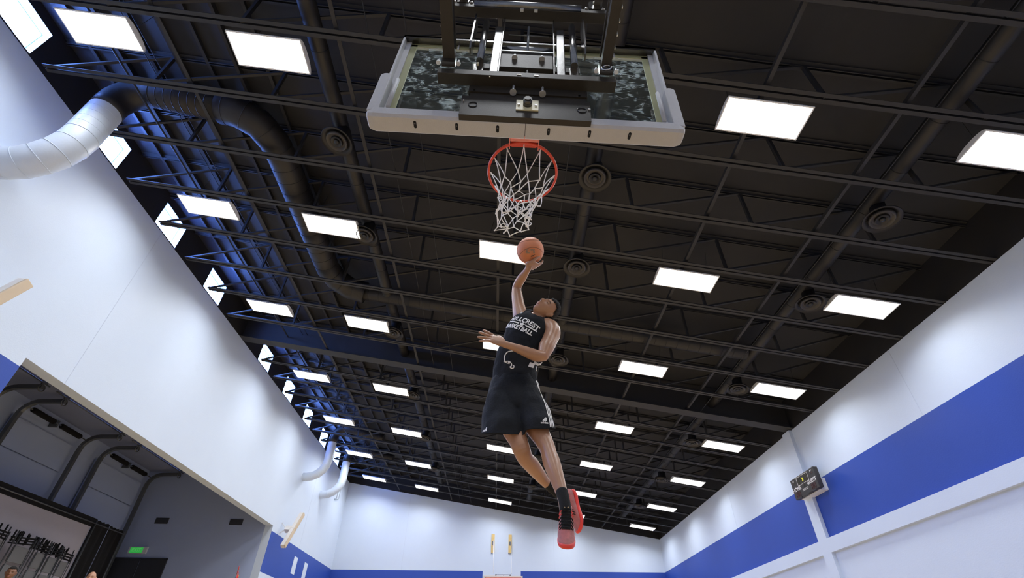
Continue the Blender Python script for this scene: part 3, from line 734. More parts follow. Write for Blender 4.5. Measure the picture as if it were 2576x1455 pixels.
hb((-.075, 1.47, 3.39), (.275, 1.53, 3.60), 'centre_block', M['mattesteel'], hoop, .004)
for x in (.02, .20):
    hcyl((x, 1.462, 3.505), .019, .006, (0,0,1), 'washer', M['zinc'], hoop); hcyl((x, 1.462, 3.515), .012, .016, (0,0,1), 'nut', M['zinc'], hoop, 6); hcyl((x, 1.462, 3.525), .007, .04, (0,0,1), 'bolt', M['zinc'], hoop, 10)
hb((-.073, 1.462, 3.598), (.275, 1.475, 3.612), 'edge_strip', M['zinc3'] if 'zinc3' in M else M['track'], hoop)
mb = MB(); mb.tube([hp(-.075, 1.50, 3.70), hp(.278, 1.50, 3.70)], .026, 20); mb.build('cross_tube', M['tube'], hoop)
mb = MB(); mb.tube([hp(.102, 1.47, 3.62), hp(.102, 1.47, 4.00)], .009, 12); mb.build('screw_rod', M['track'], hoop)
hb((-.04, 1.49, 3.915), (.25, 1.494, 3.921), 'thin_rod', M['track'], hoop)
hb((-.09, 1.455, 4.115), (.28, 1.485, 4.125), 'edge_strip', M['track'], hoop)
mb = MB(); mb.tube([hp(.108, 1.49, 3.27), hp(.108, 1.49, 3.38)], .015, 12); mb.build('peg', M['blacksteel'], hoop)
hb((.09, 1.505, 3.27), (.13, 1.53, 3.39), 'peg_bracket', M['blacksteel'], hoop)
# side plates with rounded outline behind the upper beam
for s_, x in ((-1, -.285), (1, .48)):
    mb = MB(); pts = [(0,3.62),(.02,3.56),(.06,3.56),(.09,3.62),(.09,4.06),(0,4.06)]
    mb.prism([hp(x, 1.42+a, z) for a, z in pts], (0,0,0), (.012,0,0)); mb.build('side_plate', M['blacksteel'], hoop)
# upper cross beam
ub = hb((-.45, 1.39, 4.09), (.67, 1.46, 4.15), 'upper_beam', M['mattesteel'], hoop, .003)
mb = MB(); mb.tube([hp(-.30, 1.385, 4.125), hp(.47, 1.385, 4.125)], .028, 20); mb.build('upper_tube', M['tube'], hoop)
for x in (.045, .146): hb((x-.012, 1.383, 4.072), (x+.012, 1.40, 4.086), 'slot', M['zinc'], ub)
def lug(x, y, z, parent, nm='hinge_lug', hole=True):
    mb = MB(); w_ = .042; pts = [(-w_,0),(w_,0),(w_,.10)]+[(w_*math.cos(a), .10+w_*math.sin(a)) for a in (PI*k/8 for k in range(9))]+[(-w_,.10)]
    mb.prism([hp(x+a, y, z+b) for a, b in pts], (0,0,0), (0,.03,0)); o = mb.build(nm, M['blacksteel'], parent)
    hcyl((x, y-.004, z+.10), .011, .01, (0,1,0), 'bolt', M['cream'], parent, 6)
    for s_ in (-1, 1):
        mb = MB(); mb.tube([hp(x+s_*.062, y+.01, z), hp(x+s_*.062, y+.01, z+.012)], .014, 12); mb.tube([hp(x+s_*.062, y+.01, z+.012), hp(x+s_*.062, y+.01, z+.03)], .009, 6); mb.tube([hp(x+s_*.062, y+.01, z+.03), hp(x+s_*.062, y+.01, z+.045)], .005, 8); mb.build('bolt', M['zinc'], parent)
lug(.572, 1.385, 4.15, ub); lug(-.385, 1.385, 4.15, ub)
# arms carrying the frame, running back over the camera to the wall behind it
for s_, x in ((-1, -.385), (1, .598)):
    lug(x, 1.40, 3.265, lb)
    mb = MB(); mb.bar(hp(x, 1.42, 3.34), hp(x+s_*.0, -2.28, 3.62), .072 if s_ < 0 else .06, .06); mb.build('lower_arm', M['mattesteel'], hoop)
    mb = MB(); mb.bar(hp(x, 1.40, 4.25), hp(x, -2.28, 4.45), .06, .06); mb.build('upper_arm', M['blacksteel'], hoop)
    for k in range(6):
        y = 1.30-.07*k
        mb = MB(); mb.cbox(hp(x+s_*.036, y, 3.34+(1.42-y)*.0757), (.004,.012,.05)); mb.build('cable_tie', M['zinc'], hoop)
    mb = MB(); mb.tube([hp(x-s_*.042, 1.36, 3.35), hp(x-s_*.044, 0.4, 3.42)], .006, 6); mb.build('cable', M['board'], hoop)
mb = MB(); mb.tube([hp(.598+.028*math.cos(a), 1.395-.006*math.cos(a), 3.285+.028*math.sin(a)) for a in (2*PI*k/20 for k in range(20))], .006, 8, closed=True); mb.build('ring_bolt', M['chrome'], hoop)
# rim
RC = V((.113, 2.017, 3.048+.0))
def rp(x, y, z): return V((x-.11, y, z-3.4))
rim = empty('rim', (0,0,0), parent=hoop)
mb = MB()
N = 64; rings = []
for k in range(N):
    a = 2*PI*k/N
    ring = []
    for (dr, dzz) in ((.0, -.009), (.012, -.009), (.0165, -.002), (.0165, .004), (.010, .009), (.004, .009), (.0, .003)):
        r = .2286+dr
        ring.append(mb.bm.verts.new(rp(RC.x+r*math.cos(a), RC.y+r*math.sin(a), RC.z+dzz)))
    rings.append(ring)
for k in range(N):
    A, B = rings[k], rings[(k+1)%N]
    for j in range(7): mb.bm.faces.new((A[j], A[(j+1)%7], B[(j+1)%7], B[j])).smooth = True
mb.build('ring', M['rim'], rim)
mb = MB()
mb.prism([rp(.015,1.63,3.075), rp(.215,1.63,3.075), rp(.20,1.80,3.060), rp(.195,1.82,3.054), rp(.03,1.82,3.054), rp(.025,1.80,3.060)], (0,0,0), (0,0,.008)); mb.build('bracket_plate', M['rim'], rim)
mb = MB(); mb.box(rp(.012,1.63,2.965), rp(.216,1.642,3.085)); mb.box(rp(.022,1.642,3.02), rp(.206,1.76,3.034)); mb.build('bracket_box', M['rimplate'], rim, bevel=.002)
for s_ in (-1, 1):
    mb = MB(); x = .113+s_*.093
    mb.prism([rp(x, 1.64, 2.99), rp(x, 1.64, 3.07), rp(x, 1.84, 3.055), rp(x, 1.80, 3.04)], (0,0,0), (.006*s_,0,0)); mb.build('gusset', M['rimplate'], rim)
mb = MB(); mb.tube([rp(.10,1.70,3.02), rp(.10,1.70,3.012), rp(.128,1.70,3.012), rp(.128,1.70,3.02)], .004, 6); mb.build('spring_clip', M['cream'], rim)
# net: knotted diamonds, twisted and bunched at the bottom
net = MB(); rnd = random.Random(5)
n_l = 12
lev = [(0.0, .218), (-.175, .150), (-.225, .132), (-.275, .118), (-.325, .108), (-.37, .102), (-.415, .100), (-.455, .104)]
def npt(L, k):
    z, r = lev[L]
    off = 0.5 if L % 2 else 0.0
    a = 2*PI*(k+off)/n_l - PI/2
    jit = (0 if L == 0 else .006+.004*L)
    tw = -.16*max(0, L-1)*.35
    a += tw
    dx = -.018*L*.35; dy = .006*L
    return V((RC.x+dx*(L > 1)+r*math.cos(a)+rnd.uniform(-jit, jit), RC.y+dy+r*math.sin(a)+rnd.uniform(-jit, jit), RC.z-.012+z+rnd.uniform(-jit, jit)))
P_ = [[npt(L, k) for k in range(n_l)] for L in range(len(lev))]
def cord(a, b, sag=.0, r=.0033):
    m_ = (a+b)/2; m_ = m_+V((rnd.uniform(-1,1), rnd.uniform(-1,1), 0))*.006+V((RC.x-m_.x, RC.y-m_.y, 0))*sag
    q = [a*(1-t)**2+m_*2*t*(1-t)+b*t*t for t in (0,.25,.5,.75,1)]
    net.tube([rp(*p) for p in q], r, 6)
for L in range(len(lev)-1):
    for k in range(n_l):
        if L % 2 == 0: A, B, C = P_[L][k], P_[L+1][k], P_[L+1][(k-1) % n_l]
        else: A, B, C = P_[L][k], P_[L+1][k], P_[L+1][(k+1) % n_l]
        cord(A, B, .06 if L == 0 else 0); cord(A, C, .06 if L == 0 else 0)
for L in range(1, len(lev)):
    for k in range(n_l): net.sphere(rp(*P_[L][k]), .0055, 6)
for k in range(n_l):       # loops round the rim hooks
    p = P_[0][k]; u = (p-RC); u.z = 0; u.normalize()
    net.tube([rp(*(p+u*.012+V((0,0,.012)))), rp(*(p+u*.0)), rp(*(p-u*.004-V((0,0,.02))))], .004, 6)
q0, q1 = P_[0][1]+V((.02,.02,0)), P_[3][1]
net.tube([rp(*p) for p in (V((.262,2.19,3.03)), V((.262,2.19,2.98)), V((.255,2.17,2.90)), V((.23,2.14,2.86)), V((.19,2.10,2.86)))], .0033, 6)
for _ in range(3):
    a_ = rnd.uniform(0, 6); c_ = V((RC.x-.03+.09*math.cos(a_), RC.y+.03+.09*math.sin(a_), RC.z-.44))
    net.tube([rp(*(c_+V((.02*math.cos(b), .01*math.sin(b), .03*math.sin(b)-.01)))) for b in (2*PI*k/10 for k in range(10))], .003, 5, closed=True)
net.build('net', M['net'], hoop)

# ------------------------------------------------------------------ far hoop on the back wall
fh = empty('basketball_hoop', (.27, 24.8, 3.0)); tag(fh, 'far hoop on the back wall, only the top of its cream backboard in view', 'basketball hoop')
mb = MB(); mb.box((-.915,0,-.1),(.915,.04,1.06)); mb.build('backboard', M['cream2'] if 'cream2' in M else M['beige_light'], fh)
mb = MB()
for a, b in (((-.93,-.01,1.03),(.93,.07,1.075)), ((-.93,-.01,-.12),(.93,.07,-.08)), ((-.93,-.01,-.1),(-.90,.07,1.05)), ((.90,-.01,-.1),(.93,.07,1.05))): mb.box(a, b)
mb.build('board_frame', M['beige_light'], fh)
mb = MB(); mb.box((-.86,-.014,.98),(.86,-.004,1.01)); mb.box((-.86,-.014,0),(-.83,-.004,1.0)); mb.box((.83,-.014,0),(.86,-.004,1.0)); mb.build('border_line', M['rimplate'], fh)
mb = MB(); mb.tube([(.2286*math.cos(a), -.38+.2286*math.sin(a), .05) for a in (2*PI*k/32 for k in range(32))], .009, 8, closed=True); mb.box((-.06,-.16,.03),(.06,0,.06)); mb.build('rim', M['rim'], fh)
for s_ in (-1, 1):
    mb = MB(); mb.bar((s_*.37, .05, .9), (s_*.37, 3.18, .9), .07, .07); mb.build('extension_arm', M['blacksteel'], fh)
    mb = MB(); mb.bar((s_*.34-.005, .12, 1.02), (s_*.34-.005, .12, 1.145), .09, .06); mb.build('arm_bracket', M['blacksteel'], fh)
    mb = MB(); mb.tube([(s_*.44-.03, .25, 1.22), (s_*.49-.06, 3.17, 3.35)], .014, 8); mb.build('brace_rod', M['plainwhite'], fh)
mb = MB(); mb.bar((-.34,.12,1.135),(.34,.12,1.14),.018); mb.bar((0,.12,1.03),(0,.12,1.135),.014); mb.build('spreader', M['chrome'], fh)
for i, x in enumerate((-.30, .655)):
    t = empty('wall_board', (x, YB-.03, 6.19)); tag(t, 'narrow yellow timber board on the back wall, %s one of the pair' % ('left', 'right')[i], 'wall board', 'yellow boards above the far hoop')
    mb = MB(); mb.box((-.09,-.03,-.48),(.09,.03,.48)); mb.build('timber', M['timber'], t)
    mb = MB(); mb.box((-.045,-.05,-.1),(.04,-.03,.1)); mb.build('hook_plate', M['track'], t)
    for s_ in (-1, 1):
        mb = MB(); mb.box((s_*.06-.025,-.04,-.51),(s_*.06+.025,.0,-.48)); mb.build('foot_clip', M['vent'], t)

# ------------------------------------------------------------------ scoreboard
sc = empty('scoreboard', (8.76, 13.25, 4.80)); tag(sc, 'dark scoreboard reading HOME GUEST PERIOD on the right wall pilaster', 'scoreboard')
mb = MB(); mb.box((.0,-.62,-.29),(.13,.62,.29)); mb.build('case', M['board'], sc, bevel=.012)
mb = MB(); mb.box((.10,-.47,-.31),(.335,.50,.02)); mb.build('back_box', M['plainwhite'], sc)
FM = Matrix(((0,0,-1,-.004),(-1,0,0,0),(0,1,0,0),(0,0,0,1)))     # local x -> -y, y -> z, facing -x
def st(txt, u, v, s_, m='white', bold=.002, sp=1.0): flat_text('lettering', txt, s_, FM @ Matrix.Translation((u, v, 0)), M[m], sc, bold, spacing=sp)
def srect(u0, v0, u1, v1, m, name='marking', d=.004):
    mb = MB(); mb.box((-.003-d, -u1, v0), (-.001, -u0, v1)); return mb.build(name, M[m], sc)
st('HOME', -.40, -.035, .155, bold=.004); st('GUEST', .38, -.035, .155, bold=.004); st('PERIOD', 0, -.145, .085, bold=.001)
for u0, v0, u1, v1 in ((-.29,.02,-.28,.25),(.28,.02,.29,.25),(-.29,.245,.29,.255),(-.29,.02,.29,.028)): srect(u0, v0, u1, v1, 'white')
def seg7(u, v, w_, h_, m):
    k = w_*.16
    for a in ((u-w_/2, v+h_/2-k, u+w_/2, v+h_/2), (u-w_/2, v-k/2, u+w_/2, v+k/2), (u-w_/2, v-h_/2, u+w_/2, v-h_/2+k),
              (u-w_/2, v+.01, u-w_/2+k, v+h_/2-.01), (u+w_/2-k, v+.01, u+w_/2, v+h_/2-.01), (u-w_/2, v-h_/2+.01, u-w_/2+k, v-.01), (u+w_/2-k, v-h_/2+.01, u+w_/2, v-.01)):
        srect(*a, m, 'segment')
for u in (-.20, -.08, .10, .21): seg7(u, .135, .075, .15, 'digit2')
for u in (-.46, -.34, .34, .46): seg7(u, -.185, .085, .14, 'digit')
seg7(0, -.05, .04, .07, 'digit2')
for v in (.165, .105):
    mb = MB(); mb.tube([(-.003,-.01,v),(-.01,-.01,v)], .017, 14); mb.build('colon_dot', M['amber'], sc)
for s_ in (-1, 1):
    mb = MB(); mb.prism([(-.006, -s_*.53, .225), (-.006, -s_*.50, .245), (-.006, -s_*.50, .205)], (0,0,0), (.004,0,0)); mb.build('arrow', M['white'], sc)
    srect(min(s_*.44, s_*.46), .19, max(s_*.44, s_*.46), .24, 'white'); srect(min(s_*.49, s_*.52), .14, max(s_*.49, s_*.52), .17, 'digit')
    srect(min(s_*.42, s_*.44), .13, max(s_*.42, s_*.44), .17, 'digit2')
for u in (-.38, 0, .36):
    mb = MB(); mb.box((-.012,-u-.10,-.305),(.03,-u+.10,-.28)); mb.build('bottom_clip', M['board'], sc)
mb = MB(); mb.tube([(.05,-.5,.28),(.05,-.5,.35)], .004, 5); mb.build('antenna', M['board'], sc)

# ------------------------------------------------------------------ tilted padded bars on the left wall
def wall_pad(P0, P1, label):
    P0, P1 = V(P0), V(P1); c = (P0+P1)/2
    t = empty('wall_pad', c); tag(t, label, 'padded bar', 'padded bars sticking out of the left wall')
    d = (P1-P0).normalized(); L = (P1-P0).length
    x = V((1,0,0)); x = (x-d*x.dot(d)).normalized(); y = d.cross(x)
    m_ = Matrix(((x.x,y.x,d.x),(x.y,y.y,d.y),(x.z,y.z,d.z))).to_4x4()
    for a, b in ((-L/2, -.003), (.003, L/2)):
        mb = MB(); mb.box((-.09,-.085,a),(.05,.085,b), m_); mb.build('pad', M['beige_light'], t, bevel=.01)
        mb = MB(); mb.box((.05,-.085,a),(.10,.085,b), m_); mb.build('pad_face', M['beige'], t, bevel=.012)
    mb = MB(); mb.box((-.30,-.10,-.10),(-.09,.10,.10), m_); mb.build('mount_box', M['beige_light'], t)
    mb = MB(); mb.bar((-.28,0,0), (XL-c.x, 0, .25), .04); mb.bar((-.28,0,0), (XL-c.x, 0, -.15), .04); mb.build('wall_bracket', M['plainwhite'], t)
wall_pad((-8.42, 20.0, 4.22), (-8.36, 20.92, 5.72), 'tilted pale padded bar on the left wall past the big opening')
wall_pad((-8.50, 5.85, 4.05), (-8.40, 6.42, 5.72), 'tilted beige padded bar cut off by the left edge of the photo')

# ------------------------------------------------------------------ people
def catmull(P, n):
    out = []
    for i in range(len(P)-1):
        p0 = P[max(i-1, 0)]; p1 = P[i]; p2 = P[i+1]; p3 = P[min(i+2, len(P)-1)]
        for k in range(n):
            t = k/n
            out.append(tuple(0.5*((2*b)+(-a+c)*t+(2*a-5*b+4*c-d)*t*t+(-a+3*b-3*c+d)*t**3) for a, b, c, d in zip(p0, p1, p2, p3)))
    out.append(tuple(P[-1])); return out
def loft(bm, st, n=4, seg=16, ref=(1,0,0), capk=.55):
    """st: (x, y, z, rx, ry[, lateral x, y, z]); rx along the lateral axis, closed round ends."""
    st = [tuple(s_)+tuple(ref) if len(s_) == 5 else tuple(s_) for s_ in st]
    R_ = catmull(st, n)
    pts = [V(r[:3]) for r in R_]
    rings = []
    def ring(c, t, lat, rx, ry):
        lat = (lat-t*lat.dot(t))
        lat = lat.normalized() if lat.length > 1e-4 else t.orthogonal().normalized()
        b = t.cross(lat)
        return [bm.verts.new(c+lat*rx*math.cos(a)+b*ry*math.sin(a)) for a in (2*PI*k/seg for k in range(seg))]
    N = len(pts)
    for i in range(N):
        t = (pts[min(i+1, N-1)]-pts[max(i-1, 0)]).normalized()
        lat = V(R_[i][5:8]); rx, ry = max(R_[i][3], .001), max(R_[i][4], .001)
        if i == 0:
            for u in (.95, .75, .4): rings.append(ring(pts[0]-t*min(rx, ry)*capk*u, t, lat, rx*math.sqrt(1-u*u), ry*math.sqrt(1-u*u)))
        rings.append(ring(pts[i], t, lat, rx, ry))
        if i == N-1:
            for u in (.4, .75, .95): rings.append(ring(pts[-1]+t*min(rx, ry)*capk*u, t, lat, rx*math.sqrt(1-u*u), ry*math.sqrt(1-u*u)))
    for A, B in zip(rings, rings[1:]):
        for k in range(seg): bm.faces.new((A[k], A[(k+1)%seg], B[(k+1)%seg], B[k]))
    bm.faces.new(rings[0][::-1]); bm.faces.new(rings[-1])
def remesh(bm, vox, smooth, name, m, parent, sfac=.5):
    bmesh.ops.recalc_face_normals(bm, faces=bm.faces)
    me = bpy.data.meshes.new(name); bm.to_mesh(me); bm.free()
    o = bpy.data.objects.new(name, me); COL.objects.link(o)
    r = o.modifiers.new('r', 'REMESH'); r.mode = 'VOXEL'; r.voxel_size = vox; r.use_smooth_shade = True
    if smooth: q = o.modifiers.new('s', 'SMOOTH'); q.iterations = smooth; q.factor = sfac
    dg = bpy.context.evaluated_depsgraph_get(); dg.update()
    me2 = bpy.data.meshes.new_from_object(o.evaluated_get(dg)); me2.name = name
    o.modifiers.clear(); o.data = me2; bpy.data.meshes.remove(me)
    me2.materials.clear()
    for k in (m if isinstance(m, (list, tuple)) else [m]): me2.materials.append(k)
    for p in me2.polygons: p.use_smooth = True
    if parent: o.parent = parent
    return o
def gs(d, s_): return math.exp(-d*d/(2*s_*s_))
def head_shape(p):
    """p: point on the unit sphere; x right, y forward, z up -> head point (m), origin mid-head"""
    x, y, z = p
    X, Y, Z = x*.074, y*.094, z*.118
    if z < 0:                                 # jaw
        k = -z
        X *= 1-.34*k**1.6; Y = Y*(1-.10*k) + (.018*k if y > 0 else .022*k)
        if y < 0: Y *= 1-.35*k**1.5
    if z > .1: X *= 1+.05*z
    f = max(0, y)
    xa, za = X, Z
    if f > .25:
        Y += .022*gs(xa, .0105)*gs(za+.022, .014)*1.0 + .011*gs(xa, .008)*gs(za-.004, .018)     # nose
        Y += .007*gs(abs(xa)-.012, .006)*gs(za+.030, .007)                                        # nostril wings
        Y -= .011*gs(abs(xa)-.030, .014)*gs(za-.008, .011)                                        # sockets
        Y += .006*gs(abs(xa)-.026, .020)*gs(za-.029, .009)                                        # brow
        Y += .009*gs(xa, .020)*gs(za+.054, .0065) + .0085*gs(xa, .018)*gs(za+.067, .007)          # lips
        Y -= .004*gs(xa, .022)*gs(za+.0605, .0025)
        Y -= .004*gs(xa, .02)*gs(za+.080, .006)
        Y += .010*gs(xa, .020)*gs(za+.100, .012)                                                  # chin
        Y += .005*gs(abs(xa)-.046, .014)*gs(za+.020, .016)                                        # cheekbone
    return V((X, Y, Z))
def head_bm(bm, MTX, ears=True):
    t = bmesh.new(); bmesh.ops.create_uvsphere(t, u_segments=72, v_segments=56, radius=1)
    mp_ = {}
    for v in t.verts: mp_[v] = bm.verts.new(MTX @ head_shape(v.co))
    for f in t.faces: bm.faces.new([mp_[v] for v in f.verts])
    t.free()
    for s_ in (-1, 1):
        def q(x, y, z): return tuple(MTX @ V((s_*x, y, z)))
        ax = tuple((MTX.to_3x3() @ V((s_, -.3, 0))).normalized())
        st = [q(.066,-.010,-.034)+(.008,.012)+ax, q(.076,-.014,-.012)+(.008,.014)+ax, q(.081,-.018,.010)+(.008,.018)+ax, q(.078,-.016,.026)+(.006,.013)+ax]
        loft(bm, st, 3, 12)
def face_pt(x, z, off=0.0):
    zs = z/.118; k = max(0, -zs); xs = x/(.074*((1-.34*k**1.6) if zs < 0 else (1+.05*zs)))
    p = head_shape(V((xs, math.sqrt(max(0, 1-xs*xs-zs*zs)), zs)))
    return V((p.x, p.y+off, p.z))
def head_parts(t, MTX, hair_m, skin, bald=False, eyes=True, hair_len=.012):
    if not bald:
        bm = bmesh.new(); bmesh.ops.create_uvsphere(bm, u_segments=96, v_segments=72, radius=1)
        dl = []
        for v in bm.verts:
            x, y, z = v.co
            hl = .52+ .10*abs(x) if y > .2 else (.52-1.15*(.2-y)*1.0)
            hl = max(hl, -.42)
            if z < hl: dl.append(v)
        bmesh.ops.delete(bm, geom=dl, context='VERTS')
        for v in bm.verts:
            p = v.co.copy(); h = head_shape(p); nn = p.normalized()
            hl = .52+.10*abs(p.x) if p.y > .2 else max(.52-1.15*(.2-p.y), -.42)
            e = min(1, (p.z-hl)/.10)
            k = hair_len*(.15+.85*e) + .003*noise.noise(p*22)+.0035*noise.noise(p*45)
            v.co = MTX @ (h+nn*max(k, .0005))
        me = bpy.data.meshes.new('hair'); bm.to_mesh(me); bm.free(); me.materials.append(hair_m)
        for p in me.polygons: p.use_smooth = True
        o = bpy.data.objects.new('hair', me); COL.objects.link(o); o.parent = t
        s2 = o.modifiers.new('solid', 'SOLIDIFY'); s2.thickness = .006; s2.offset = -1
    if eyes:
        for s_ in (-1, 1):
            e = face_pt(s_*.030, .007, -.0066)
            mb = MB(); mb.sphere(MTX @ e, .0112, 16); mb.build('eyeball', M['eye'], t)
            mb = MB(); mb.sphere(MTX @ (e+V((-.0015, .0068, .0015))), .0062, 14); mb.build('iris', M['iris'], t)
            for sg, rr_ in ((1, .0030), (-1, .0020)):
                pts = [MTX @ (e+V((.0150*math.cos(a), .0108-.0045*abs(math.cos(a))**2, sg*.0072*math.sin(a)))) for a in (PI*k/8 for k in range(9))]
                mb = MB(); mb.tube(pts, rr_, 8); mb.build('eyelid', skin, t)
            pts = [MTX @ face_pt(s_*x, zv, .0008) for x, zv in ((.013,.024),(.022,.029),(.032,.031),(.041,.029),(.049,.023))]
            mb = MB(); mb.tube(pts, [.0010,.0018,.0020,.0016,.0008], 8); mb.build('eyebrow', M['hair'], t)
            mb = MB(); mb.sphere(MTX @ face_pt(s_*.0075, -.034, -.001), .0030, 8); mb.build('nostril', M['hair'], t)
        mb = MB()
        for zz, w_, r_ in ((-.0550, .021, .0042), (-.0665, .019, .0052)):
            pts = [MTX @ face_pt(w_*u, zz+(.0026*(1-abs(u)) if zz > -.06 else .0030*abs(u)), -.0016) for u in (-1,-.66,-.33,0,.33,.66,1)]
            mb.tube(pts, [.0012, r_*.75, r_, r_*.95, r_, r_*.75, .0012], 10)
        mb.build('lips', M['lips'], t)
def hand(bm, wrist, fdir, nrm, side, curl, spread, sz=1.0, thumb=None, thumb_dir=None):
    """wrist point, finger direction, palm normal (direction the palm faces), side: vector towards the thumb"""
    w = V(wrist); f = V(fdir).normalized(); n = V(nrm); n = (n-f*n.dot(f)).normalized(); s_ = V(side); s_ = (s_-f*s_.dot(f)-n*s_.dot(n)).normalized()
    def P(a, b, c): return w+f*a*sz+s_*b*sz+n*c*sz
    S_ = tuple(s_)
    loft(bm, [tuple(P(-.006,0,0))+(.024*sz,.019*sz)+S_, tuple(P(.015,0,0))+(.033*sz,.020*sz)+S_, tuple(P(.05,.001,0))+(.043*sz,.017*sz)+S_, tuple(P(.088,-.001,0))+(.044*sz,.013*sz)+S_], 4, 16)
    for i, (b, L, r) in enumerate(((.033, .078, .0098), (.011, .087, .0102), (-.011, .081, .0098), (-.032, .066, .0086))):
        c_ = curl[i]; sp = spread[i]
        d = (f+s_*sp).normalized(); p = P(.070, b*.95, 0); ax = d.cross(n).normalized()
        pts = [p]; p = P(.092, b, 0); pts.append(p)
        seg_ = (L*.46, L*.30, L*.24); ang = 0
        for j, sl in enumerate(seg_):
            ang += c_*(1.0, 1.1, .7)[j]
            dd = (d*math.cos(ang)+n*math.sin(ang)).normalized(); p = p+dd*sl*sz; pts.append(p)
        rr = [r*1.05, r*1.05, r*1.0, r*.92, r*.74]
        loft(bm, [tuple(q)+(k*sz, k*sz)+S_ for q, k in zip(pts, rr)], 3, 10, capk=.9)
    td = thumb_dir or (.55, .75, .25)
    p = P(.018, .024, .004); d = (f*td[0]+s_*td[1]+n*td[2]).normalized()
    q1 = p+d*.045*sz; d2 = (d+f*.35+n*.1).normalized(); q2 = q1+d2*.034*sz; d3 = (d2+f*.3+n*.1).normalized(); q3 = q2+d3*.026*sz
    loft(bm, [tuple(p)+(.016*sz,.014*sz)+S_, tuple(q1)+(.0130*sz,.0125*sz)+S_, tuple(q2)+(.0115*sz,.0110*sz)+S_, tuple(q3)+(.0085*sz,.0085*sz)+S_], 4, 12, capk=.9)

# ---- the player
pl_ = empty('person', (.10, 3.2, 1.95)); tag(pl_, 'leaping player in black jersey and shorts reaching the ball up to the rim', 'person')
PO = V((.10, 3.2, 1.95))
hold = empty('body_frame')                 # temporary frame, removed at the end
def fin(o):                                # geometry was made in world coordinates
    o.parent = pl_
    if o.type == 'MESH': o.data.transform(Matrix.Translation(-PO))
    return o
def lat(deg, yv=-.08): a = math.radians(deg); return (math.cos(a), yv, math.sin(a))
TORSO = [(.095,3.20,1.83,.125,.105)+lat(0), (.092,3.20,1.93,.168,.122)+lat(0), (.095,3.20,2.05,.156,.112)+lat(-3), (.098,3.195,2.16,.148,.104)+lat(-7), (.114,3.185,2.27,.152,.106)+lat(-14),
         (.152,3.165,2.38,.158,.112)+lat(-22), (.192,3.15,2.48,.172,.120)+lat(-29), (.228,3.145,2.555,.168,.112)+lat(-33), (.262,3.155,2.615,.128,.088)+lat(-35), (.292,3.168,2.655,.072,.064)+lat(-35)]
bm = bmesh.new()
loft(bm, TORSO, 5, 28)
# head frame: U = crown direction, Fd = face direction
U = V((.90, .02, .43)).normalized(); Fd = V((-.20, -.90, .40)); Fd = (Fd-U*Fd.dot(U)).normalized(); Rr = Fd.cross(U).normalized()
HC = V((.352, 3.11, 2.715))
HM = Matrix(((Rr.x,Fd.x,U.x,HC.x),(Rr.y,Fd.y,U.y,HC.y),(Rr.z,Fd.z,U.z,HC.z),(0,0,0,1)))
loft(bm, [(.268,3.16,2.62,.075,.066)+lat(-35), (.300,3.165,2.665,.060,.060)+lat(-30), (.325,3.145,2.700,.057,.058)+lat(-20), (.345,3.13,2.735,.055,.055)+lat(-20)], 4, 20)
for s_ in ((.215,3.185,2.66),):               # trapezius to the raised shoulder
    loft(bm, [(.30,3.18,2.655,.045,.045), (.235,3.185,2.685,.052,.055), (.165,3.19,2.705,.060,.062)], 3, 14)
loft(bm, [(.300,3.175,2.65,.045,.045), (.345,3.16,2.60,.050,.055), (.378,3.13,2.545,.060,.062)], 3, 14)
head_bm(bm, HM)
# raised arm
loft(bm, [(.190,3.175,2.60,.070,.070,0,1,0), (.150,3.185,2.68,.070,.072,0,1,0), (.132,3.195,2.76,.063,.062,0,1,0), (.120,3.21,2.86,.053,.054,0,1,0), (.111,3.225,2.96,.048,.051,0,1,0), (.106,3.238,3.05,.040,.043,0,1,0),
          (.112,3.228,3.095,.039,.042,0,1,0)], 5, 20)
loft(bm, [(.104,3.235,3.055,.038,.040,0,1,0), (.122,3.195,3.090,.041,.041,0,1,0), (.150,3.130,3.098,.040,.040,0,1,0), (.176,3.065,3.095,.032,.033,0,1,0), (.195,3.015,3.095,.026,.030,0,1,0), (.203,2.995,3.105,.026,.031,0,1,0)], 5, 20)
# hand under the ball
BC = V((.217, 2.975, 3.283)); BR = .121
hw = V((.196, 2.965, 3.112))
hand(bm, hw, (.64, .66, .34), (-.34, -.20, .92), (.73, -.67, .05), (.34, .36, .38, .42), (.28, .06, -.16, -.38), 1.12, thumb_dir=(.62, .60, .52))
# lowered arm across the body
loft(bm, [(.330,3.135,2.565,.070,.072,0,1,0), (.378,3.11,2.525,.076,.074,0,1,0), (.392,3.085,2.455,.072,.068,0,1,0), (.368,3.06,2.37,.060,.063,0,1,0), (.336,3.03,2.28,.058,.062,0,1,0), (.312,3.005,2.195,.043,.045,0,1,0), (.300,3.0,2.165,.040,.042,0,1,0)], 5, 20)
loft(bm, [(.306,3.0,2.175,.040,.042,0,1,0), (.260,2.985,2.165,.046,.044,0,1,0), (.205,2.975,2.178,.045,.043,0,1,0), (.125,2.962,2.205,.036,.035,0,1,0), (.055,2.952,2.226,.027,.028,0,1,0), (.010,2.947,2.236,.025,.030,0,1,0)], 5, 20)
hand(bm, (.008, 2.947, 2.240), (-.93, -.15, .36), (-.05, .95, -.35), (.30, .25, .92), (.06, .03, .06, .10), (.30, .02, -.28, -.52), 1.2, thumb_dir=(.30, .85, .35))
